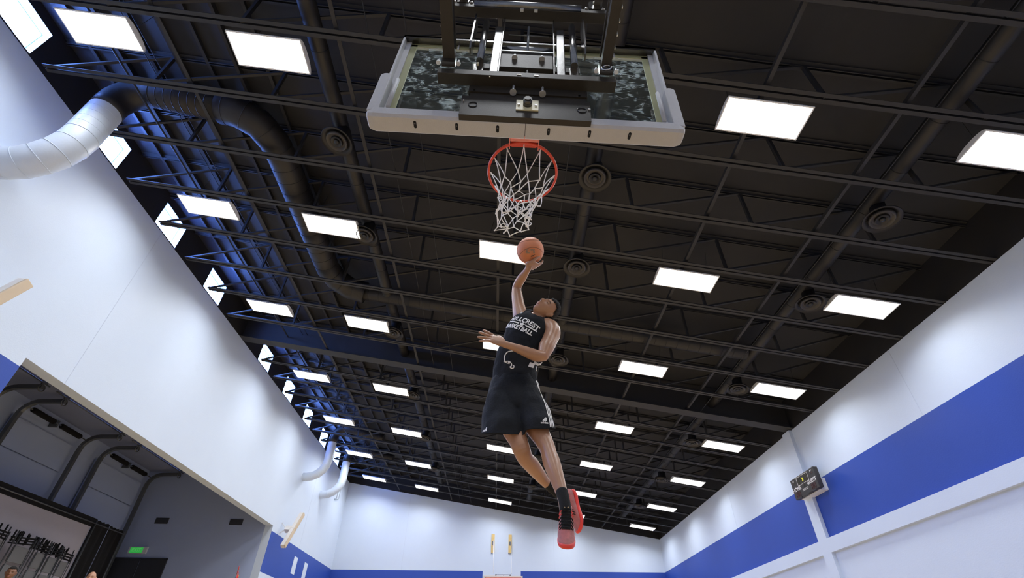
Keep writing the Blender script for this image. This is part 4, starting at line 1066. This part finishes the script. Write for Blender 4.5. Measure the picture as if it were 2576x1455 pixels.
# legs
loft(bm, [(.185,3.195,1.90,.100,.100), (.205,3.175,1.80,.096,.096), (.245,3.135,1.66,.083,.083), (.285,3.09,1.55,.066,.066), (.312,3.062,1.475,.057,.060), (.325,3.035,1.41,.053,.057), (.338,3.01,1.34,.057,.062),
          (.352,2.97,1.26,.052,.056), (.374,2.915,1.14,.040,.042), (.387,2.88,1.06,.035,.037), (.394,2.865,.98,.035,.040)], 5, 24)
loft(bm, [(.010,3.195,1.90,.100,.100), (.040,3.17,1.78,.096,.096), (.085,3.135,1.63,.084,.084), (.120,3.11,1.53,.066,.066), (.142,3.098,1.462,.062,.062), (.172,3.15,1.418,.055,.058), (.215,3.215,1.40,.056,.058),
          (.262,3.29,1.375,.050,.051), (.320,3.375,1.340,.038,.039), (.372,3.435,1.312,.031,.032), (.420,3.465,1.287,.028,.029), (.455,3.472,1.262,.027,.028)], 5, 24)
fin(remesh(bm, .0042, 4, 'body', M['skin'], None))
head_parts(hold, HM, M['hair'], M['skin'], hair_len=.014)

# jersey: follows the torso, open at neck and arms
def wrinkle(o, amp, sc_, ax=None):
    me = o.data
    nr = [V(n_.vector) for n_ in me.vertex_normals]
    for v, vn in zip(me.vertices, nr):
        p = v.co
        n_ = noise.noise(V((p.x*sc_, p.y*sc_, p.z*sc_*.8)))*.65+noise.noise(V((p.x*sc_*2.3+5, p.y*sc_*2.3, p.z*sc_*1.7)))*.35
        v.co = p+vn*amp*n_
def cutv(o, fn):
    bm = bmesh.new(); bm.from_mesh(o.data)
    bmesh.ops.delete(bm, geom=[v for v in bm.verts if fn(v.co)], context='VERTS')
    for _ in range(14):                        # even out the cut edges
        new = {}
        for v in bm.verts:
            if v.is_boundary:
                nb = [e.other_vert(v).co for e in v.link_edges if e.is_boundary]
                if len(nb) == 2: new[v] = v.co*.4+(nb[0]+nb[1])*.3
        for v, c in new.items(): v.co = c
    bm.to_mesh(o.data); bm.free()
def seg_d(p, a, b):
    a, b = V(a), V(b); t = max(0, min(1, (p-a).dot(b-a)/(b-a).length_squared)); return (p-(a+(b-a)*t)).length
bm = bmesh.new()
JT = []
for i, s_ in enumerate(TORSO):
    g_ = (.016, .018, .024, .026, .022, .016, .013, .012, .014, .014)[i]
    JT.append((s_[0], s_[1], s_[2], s_[3]+g_, s_[4]+g_)+s_[5:])
loft(bm, JT[1:], 5, 28)
loft(bm, [(.29,3.18,2.66,.05,.055), (.225,3.185,2.69,.060,.066), (.160,3.19,2.712,.066,.074)], 3, 14)
loft(bm, [(.290,3.175,2.655,.05,.055), (.345,3.16,2.605,.060,.066), (.368,3.135,2.56,.066,.070)], 3, 14)
jer = remesh(bm, .006, 6, 'jersey', M['jersey'], None)
wrinkle(jer, .010, 13)
NK = V((.298, 3.13, 2.690))
def jcut(p):
    if seg_d(p, (.285,3.165,2.665), (.37,3.10,2.76)) < .072: return True
    if (p-V((.285, 3.07, 2.66))).length < .062: return True
    if seg_d(p, (.148,3.19,2.74), (.08,3.23,3.0)) < .078: return True           # raised arm
    if seg_d(p, (.105,3.185,2.69), (.09,3.19,2.74)) < .062: return True
    if seg_d(p, (.428,3.09,2.50), (.372,3.04,2.30)) < .078: return True        # lowered arm
    if p.z < 2.0: return True
    return False
cutv(jer, jcut)
jm = jer.modifiers.new('cloth', 'SOLIDIFY'); jm.thickness = .004; jm.offset = -1
fin(jer)
# shorts
bm = bmesh.new()
loft(bm, [(.098,3.20,2.150,.158,.118), (.097,3.20,2.09,.172,.128), (.095,3.20,2.0,.195,.142), (.095,3.20,1.90,.212,.150), (.100,3.19,1.80,.205,.140)], 5, 32)
loft(bm, [(.175,3.195,1.92,.125,.130), (.205,3.175,1.82,.132,.132), (.235,3.15,1.72,.132,.130), (.262,3.125,1.62,.130,.126), (.275,3.11,1.54,.132,.126), (.28,3.10,1.46,.132,.126)], 5, 28)
loft(bm, [(.020,3.195,1.92,.130,.130), (.005,3.18,1.80,.146,.136), (.010,3.165,1.70,.155,.140), (.012,3.15,1.60,.160,.142), (.012,3.145,1.52,.160,.142), (.012,3.14,1.44,.160,.142)], 5, 28)
sh = remesh(bm, .006, 7, 'shorts', M['shorts'], None)
wrinkle(sh, .018, 8)
def scut(p):
    if p.x > .165: return p.z < 1.560+.40*(p.y-3.0)+.08*(p.x-.15)
    return p.z < 1.530+.42*(p.y-3.01)
cutv(sh, scut)
cutv(sh, lambda p: p.z > 2.158)
sm = sh.modifiers.new('cloth', 'SOLIDIFY'); sm.thickness = .004; sm.offset = -1
fin(sh)
dg = bpy.context.evaluated_depsgraph_get(); dg.update()
JB = BVHTree.FromObject(jer, dg); SB = BVHTree.FromObject(sh, dg)
def decal(name, bm, origin, ux, uy, m, tree, off=.0035):
    """lay flat artwork (x, y) onto the cloth along the projection direction"""
    ux = V(ux).normalized(); nrm = ux.cross(V(uy)).normalized(); uy2 = nrm.cross(ux).normalized()
    O = V(origin); bad = []
    for v in bm.verts:
        q = O+ux*v.co.x+uy2*v.co.y
        h = tree.ray_cast(q+nrm*.35-PO, -nrm, .8)
        if h[0] is None: bad.append(v)
        else: v.co = h[0]+PO+nrm*off
    if bad: bmesh.ops.delete(bm, geom=bad, context='VERTS')
    me = bpy.data.meshes.new(name); bm.to_mesh(me); bm.free(); me.materials.append(m)
    o = bpy.data.objects.new(name, me); COL.objects.link(o); fin(o); return o
def poly_bm(polys, cut=.012):
    bm = bmesh.new()
    for p in polys: bm.faces.new([bm.verts.new((x, y, 0)) for x, y in p])
    bmesh.ops.triangulate(bm, faces=bm.faces)
    for _ in range(5):
        ed = [e for e in bm.edges if e.calc_length() > cut]
        if not ed: break
        bmesh.ops.subdivide_edges(bm, edges=ed, cuts=1); bmesh.ops.triangulate(bm, faces=bm.faces)
    return bm
CO = (.150, 3.04, 2.497); CUX = (.83, -.14, -.52); CUY = (.46, -.25, .85)
bm = text_mesh('HILLCREST', .060, .0022, .012, 1.06)
for v in bm.verts: v.co.y += .040-.9*v.co.x**2; v.co.x *= .90
decal('lettering', bm, CO, CUX, CUY, M['white'], JB)
bm = text_mesh('BASKETBALL', .054, .0022, .012, 1.06)
for v in bm.verts: v.co.y -= .042+.9*v.co.x**2*0; v.co.y *= 1.0; v.co.x = v.co.x*.82-.012
decal('lettering', bm, CO, CUX, CUY, M['white'], JB)
for q_ in (-1, 1):
    bm = poly_bm([[(q_*.032,-.008),(q_*.135,-.008),(q_*.135,.004),(q_*.032,.004)]])
    if q_ < 0: bmesh.ops.reverse_faces(bm, faces=bm.faces)
    decal('stripe_print', bm, CO, CUX, CUY, M['white'], JB)
star = [[(0,.0)]+[((.030 if k % 2 == 0 else .012)*math.sin(PI*k/5), (.030 if k % 2 == 0 else .012)*math.cos(PI*k/5)) for k in (j, j+1)] for j in range(10)]
bm = poly_bm([[(x, y-.002) for x, y in p] for p in star])
decal('star_emblem', bm, CO, CUX, CUY, M['white'], JB)
def bars(s_): return [[(-.5*s_+k*.36*s_, 0), (-.22*s_+k*.36*s_, 0), (-.02*s_+k*.30*s_, (.38+.27*k)*s_), (-.26*s_+k*.30*s_, (.50+.27*k)*s_)] for k in range(3)]
decal('three_bar_mark', poly_bm(bars(.022)), (.128, 3.05, 2.640), CUX, CUY, M['white'], JB)
# shorts: three white side stripes, mark on the hem, drawstring, tag
for k in range(3):
    top_, bot_ = V((.236+.0125*k, 3.0, 2.09)), V((.340+.0125*k, 3.0, 1.56))
    pl2 = []
    n_ = 16
    for j in range(n_):
        a = top_.lerp(bot_, j/n_); b = top_.lerp(bot_, (j+1)/n_)
        a.x += .018*math.sin(PI*j/n_); b.x += .018*math.sin(PI*(j+1)/n_)
        pl2.append([(a.x, a.z), (a.x+.008, a.z), (b.x+.008, b.z), (b.x, b.z)])
    bm = poly_bm([[(x-.3, z-1.9) for x, z in p] for p in pl2], .03)
    decal('side_stripe', bm, (.3, 3.0, 1.9), (1,0,0), (0,0,1), M['white'], SB, .005)
decal('three_bar_mark', poly_bm(bars(.030)), (.298, 3.0, 1.630), (1,0,.05), (0,-.2,1), M['white'], SB, .005)
bm = text_mesh('adidas', .022, .0006, .02); decal('lettering', bm, (.298, 3.0, 1.618), (1,0,.05), (0,-.2,1), M['white'], SB, .005)
decal('three_bar_mark', poly_bm(bars(.030)), (-.12, 3.0, 1.560), (1,0,-.1), (0,-.2,1), M['white'], SB, .005)
for k, pts in enumerate(([(.075,3.045,2.245),(.035,3.03,2.225),(.012,3.03,2.19),(.010,3.03,2.155),(.022,3.03,2.128),(.050,3.03,2.118)], [(.005,3.03,2.132),(.040,3.022,2.133),(.060,3.02,2.118),(.066,3.02,2.095),(.054,3.02,2.082),(.070,3.02,2.070),(.083,3.02,2.082),(.080,3.02,2.098)])):
    mb = MB(); mb.tube([tuple(q) for q in catmull(pts, 4)], .0042, 8); fin(mb.build('drawstring', M['white'], None))
mb = MB(); mb.sphere((.046,3.022,2.122), .009, 8); fin(mb.build('drawstring_knot', M['white'], None))
wb_ = MB(); wb_.box((.195,3.02,2.085),(.235,3.023,2.125), Matrix.Translation((.215,3.02,2.10)) @ Matrix.Rotation(.35,4,'Y') @ Matrix.Translation((-.215,-3.02,-2.10))); fin(wb_.build('care_label', M['white'], None))
for k in range(3):
    mb = MB(); mb.tube([(.238, 3.02, 2.120+.010*k), (.262+.004*k, 3.015, 2.100+.004*k), (.285+.006*k, 3.03, 2.118+.009*k)], .0042, 6); fin(mb.build('side_stripe', M['white'], None))
mb = MB(); mb.tube([(.250,3.03,2.10),(.256,3.025,2.085),(.250,3.025,2.07),(.258,3.03,2.055)], .003, 6); fin(mb.build('loose_thread', M['white'], None))

# socks and shoes
def sock(pts, nm='sock'):
    bm = bmesh.new(); loft(bm, pts, 4, 20); return fin(remesh(bm, .005, 2, nm, M['sock'], None))
def shoe(ankle, toe_dir, top_dir, size=1.0):
    """local: x towards the toe, z towards the laces, origin at the ankle centre"""
    x = V(toe_dir).normalized(); z = V(top_dir); z = (z-x*z.dot(x)).normalized(); y = z.cross(x)
    A = V(ankle); MT = Matrix(((x.x,y.x,z.x,A.x),(x.y,y.y,z.y,A.y),(x.z,y.z,z.z,A.z),(0,0,0,1))) @ Matrix.Scale(size, 4)
    t = empty('shoe'); t.parent = pl_
    def place(o): o.data.transform(MT); o.data.transform(Matrix.Translation(-PO)); o.parent = t; return o
    outline = [(-.075,.0),(-.070,.026),(-.045,.037),(.0,.036),(.06,.037),(.12,.048),(.165,.051),(.205,.043),(.232,.024),(.240,.0)]
    full = outline+[(a, -b*.92) for a, b in outline[-2:0:-1]]
    full = [p[:2] for p in catmull([p+(0,) for p in full+[full[0]]], 3)][:-1]
    mb = MB(); prev = None
    def zb(a): return -.083+(.022*((a-.14)/.1)**2 if a > .14 else 0)+(.008*((-.03-a)/.045)**2 if a < -.03 else 0)
    rings = []
    for sc_, dz in ((.90, .0), (1.0, .006), (1.02, .018), (.99, .026), (.93, .028)):
        rings.append([mb.bm.verts.new((.08+(a-.08)*sc_, b*sc_, zb(a)+dz)) for a, b in full])
    n_ = len(full)
    for R0, R1 in zip(rings, rings[1:]):
        for k in range(n_): mb.bm.faces.new((R0[k], R0[(k+1)%n_], R1[(k+1)%n_], R1[k])).smooth = True
    mb.bm.faces.new(rings[0][::-1]); mb.bm.faces.new(rings[-1])
    place(mb.build('sole', M['sole'], None))
    bm = bmesh.new(); L_ = (0,1,0)
    loft(bm, [(-.055,0,-.030,.032,.040)+L_, (-.02,0,-.028,.037,.046)+L_, (.035,0,-.032,.039,.042)+L_, (.09,0,-.040,.045,.034)+L_, (.15,0,-.048,.048,.025)+L_, (.195,0,-.050,.041,.021)+L_, (.222,0,-.048,.028,.016)+L_], 4, 24, capk=.9)
    loft(bm, [(-.028,0,-.05,.036,.043)+L_, (-.030,0,-.005,.037,.043)+L_, (-.032,0,.018,.038,.044)+L_], 3, 20, capk=.1)
    u = remesh(bm, .005, 3, 'upper', M['shoe'], None); place(u)
    mb = MB()                                     # dark tongue
    tp = [(.012,.036,.026),(.04,.018,.029),(.075,.004,.029),(.105,-.007,.027),(.128,-.014,.022)]
    for a, b in zip(tp, tp[1:]):
        mb.quad([(a[0],-a[2],a[1]-.0),(a[0],a[2],a[1]),(b[0],b[2],b[1]),(b[0],-b[2],b[1])])
        mb.quad([(a[0],-a[2],a[1]-.03),(a[0],-a[2],a[1]),(b[0],-b[2],b[1]),(b[0],-b[2],b[1]-.03)]); mb.quad([(a[0],a[2],a[1]-.03),(a[0],a[2],a[1]),(b[0],b[2],b[1]),(b[0],b[2],b[1]-.03)])
    place(mb.build('tongue', M['sock'], None))
    for k in range(6):
        a = .022+.0185*k; zz = .032-.0088*k-.0*k
        for s_ in (-1, 1):
            mb = MB(); mb.tube([(a,s_*.028,zz-.003),(a+.004,s_*.035,zz-.012),(a+.012,s_*.041,zz-.026)], [.003,.0034,.002], 6); place(mb.build('lace_loop', M['shoeline'] if k < 2 else M['sock'], None))
        mb = MB(); mb.tube([(a,-.028,zz-.002),(a+.006,0,zz+.006),(a+.001,.028,zz-.002)], .0025, 6); place(mb.build('lace', M['sock'], None))
    mb = MB()
    for s_ in (-1, 1): mb.sphere((.010, s_*.009, .046), .0075, 10, scl=(1.2,.6,.4))
    place(mb.build('gold_emblem', M['gold'], None))
    return t
sock([(.381,2.895,1.105,.0395,.042), (.388,2.875,1.06,.0355,.039), (.392,2.864,1.02,.0355,.040), (.394,2.858,.985,.036,.042)])
shoe((.396, 2.866, .975), (-.10, -.62, -.78), (-.02, -.80, .62), 1.02)
sock([(.342,3.40,1.332,.038,.039), (.375,3.437,1.312,.037,.038), (.420,3.466,1.290,.038,.040), (.462,3.474,1.262,.040,.043), (.490,3.472,1.235,.038,.040)])
shoe((.488, 3.47, 1.235), (.13, -.05, -.99), (-.93, -.36, -.10), .98)
for o in list(hold.children): fin(o)
bpy.data.objects.remove(hold)

# ---- the ball
ball = empty('basketball', BC); tag(ball, 'orange basketball balanced on the fingers of the leaping player', 'ball')
mb = MB(); mb.sphere((0,0,0), BR, 64); mb.build('ball_cover', M['ball'], ball)
BM_ = Matrix.Rotation(math.radians(-8), 3, 'Y') @ Matrix.Rotation(math.radians(14), 3, 'X')
def curve_on(fn, n_=64, r=.0022, m='seam', name='seam', closed=True):
    mb = MB(); mb.tube([BM_ @ (V(fn(2*PI*k/n_)).normalized()*(BR-.0006)) for k in range(n_)], r, 6, closed=closed); mb.build(name, M[m], ball)
curve_on(lambda a: (math.cos(a), math.sin(a), .42+.10*math.cos(2*a)))
curve_on(lambda a: (math.cos(a), math.sin(a), -.42-.10*math.cos(2*a)))
curve_on(lambda a: (math.cos(a), .0, math.sin(a)))
def on_ball(bm, name, m, cen, ux, uy, off=.0012):
    n_ = V(cen).normalized(); ux = V(ux); ux = (ux-n_*ux.dot(n_)).normalized(); uy = n_.cross(ux)
    for v in bm.verts:
        v.co = (n_*BR+ux*v.co.x+uy*v.co.y).normalized()*(BR+off)
    me = bpy.data.meshes.new(name); bm.to_mesh(me); bm.free(); me.materials.append(m)
    o = bpy.data.objects.new(name, me); COL.objects.link(o); o.parent = ball
view = (V((0,0,.18))-BC).normalized()
bm = text_mesh('ELITE', .046, .0015, .01)
for v in bm.verts: v.co.x *= .78
on_ball(bm, 'lettering', M['ballprint'], view+V((0,.05,-.02)), (1,0,.06), None)
sw = [[(-.024,-.008),(-.012,-.012),(.004,-.004),(.0,-.0)], [(.0,.0),(.004,-.004),(.028,.014),(.028,.016)], [(-.024,-.008),(.0,.0),(-.014,-.001),(-.02,.0)]]
on_ball(poly_bm([[(-.022,-.006),(-.014,-.011),(.002,-.005),(.026,.013),(.0,.002),(-.010,-.003),(-.016,.0)]], .01), 'check_mark', M['ballblack'], view+V((.28,.12,-.52)), (1,0,.1), None)

# ---- two onlookers standing in the opening, only their heads reach into the frame
def onlooker(x, y, h, skin, bald, label, turn):
    t = empty('person', (x, y, 0)); tag(t, label, 'person', None)
    s_ = h/1.80
    bm = bmesh.new()
    def k(st, sx=1): return [tuple([p[0]*sx*s_, p[1]*s_, p[2]*s_, p[3]*s_, p[4]*s_]+list(p[5:])) for p in st]
    HMx = Matrix.Translation((0, 0, 1.665*s_)) @ Matrix.Rotation(PI, 4, 'Z') @ Matrix.Scale(s_*.98, 4)
    head_bm(bm, HMx)
    loft(bm, k([(0,.01,1.42,.06,.06),(0,.0,1.50,.055,.057),(0,-.005,1.58,.054,.055)]), 4, 16)
    for q in (-1, 1):
        loft(bm, k([(.215,0,.86,.03,.03),(.225,.0,.95,.032,.035)], q), 3, 12)
        hand(bm, (q*.222*s_, 0, .86*s_), (0,-.1,-1), (-q,0,0), (0,-1,0), (.25,.28,.3,.3), (.1,0,-.05,-.12), s_)
    body = remesh(bm, .007, 3, 'body', skin, t)
    bm = bmesh.new()
    loft(bm, k([(0,0,.92,.165,.115),(0,0,1.05,.15,.108),(0,0,1.2,.165,.115),(0,.0,1.33,.19,.12),(0,.0,1.42,.15,.095),(0,.0,1.47,.075,.07)]), 4, 24)
    for q in (-1, 1): loft(bm, k([(.13,0,1.41,.06,.06),(.195,0,1.37,.062,.062),(.215,0,1.25,.052,.054),(.225,.01,1.12,.045,.047),(.225,.0,.95,.037,.04)], q), 4, 16)
    remesh(bm, .01, 3, 'shirt', M['darkcloth'], t)
    bm = bmesh.new()
    loft(bm, k([(0,0,1.0,.165,.12),(0,0,.88,.17,.12),(0,0,.82,.15,.11)]), 3, 24)
    for q in (-1, 1): loft(bm, k([(.085,0,.86,.09,.1),(.095,0,.6,.075,.08),(.1,0,.48,.06,.065),(.1,.01,.3,.06,.065),(.1,.01,.09,.05,.055)], q), 4, 16)
    remesh(bm, .01, 3, 'trousers', M['shorts'], t)
    for q in (-1, 1):
        bm = bmesh.new(); loft(bm, k([(.1,.06,.045,.04,.045,1,0,0),(.1,0,.045,.043,.045,1,0,0),(.1,-.1,.04,.048,.038,1,0,0),(.1,-.17,.03,.035,.028,1,0,0)], q), 4, 16); remesh(bm, .008, 2, 'shoe', M['dark'], t)
    head_parts(t, HMx, M['hair'], skin, bald=bald, hair_len=.008)
    t.rotation_euler = (0, 0, turn)
onlooker(-8.75, 9.62, 1.72, M['skin_dark'], False, 'dark-haired person at the left photo edge, only forehead in view', math.radians(35))
onlooker(-8.5, 11.2, 1.90, M['skin_light'], True, 'bald person in front of the black drape, only crown in view', math.radians(25))
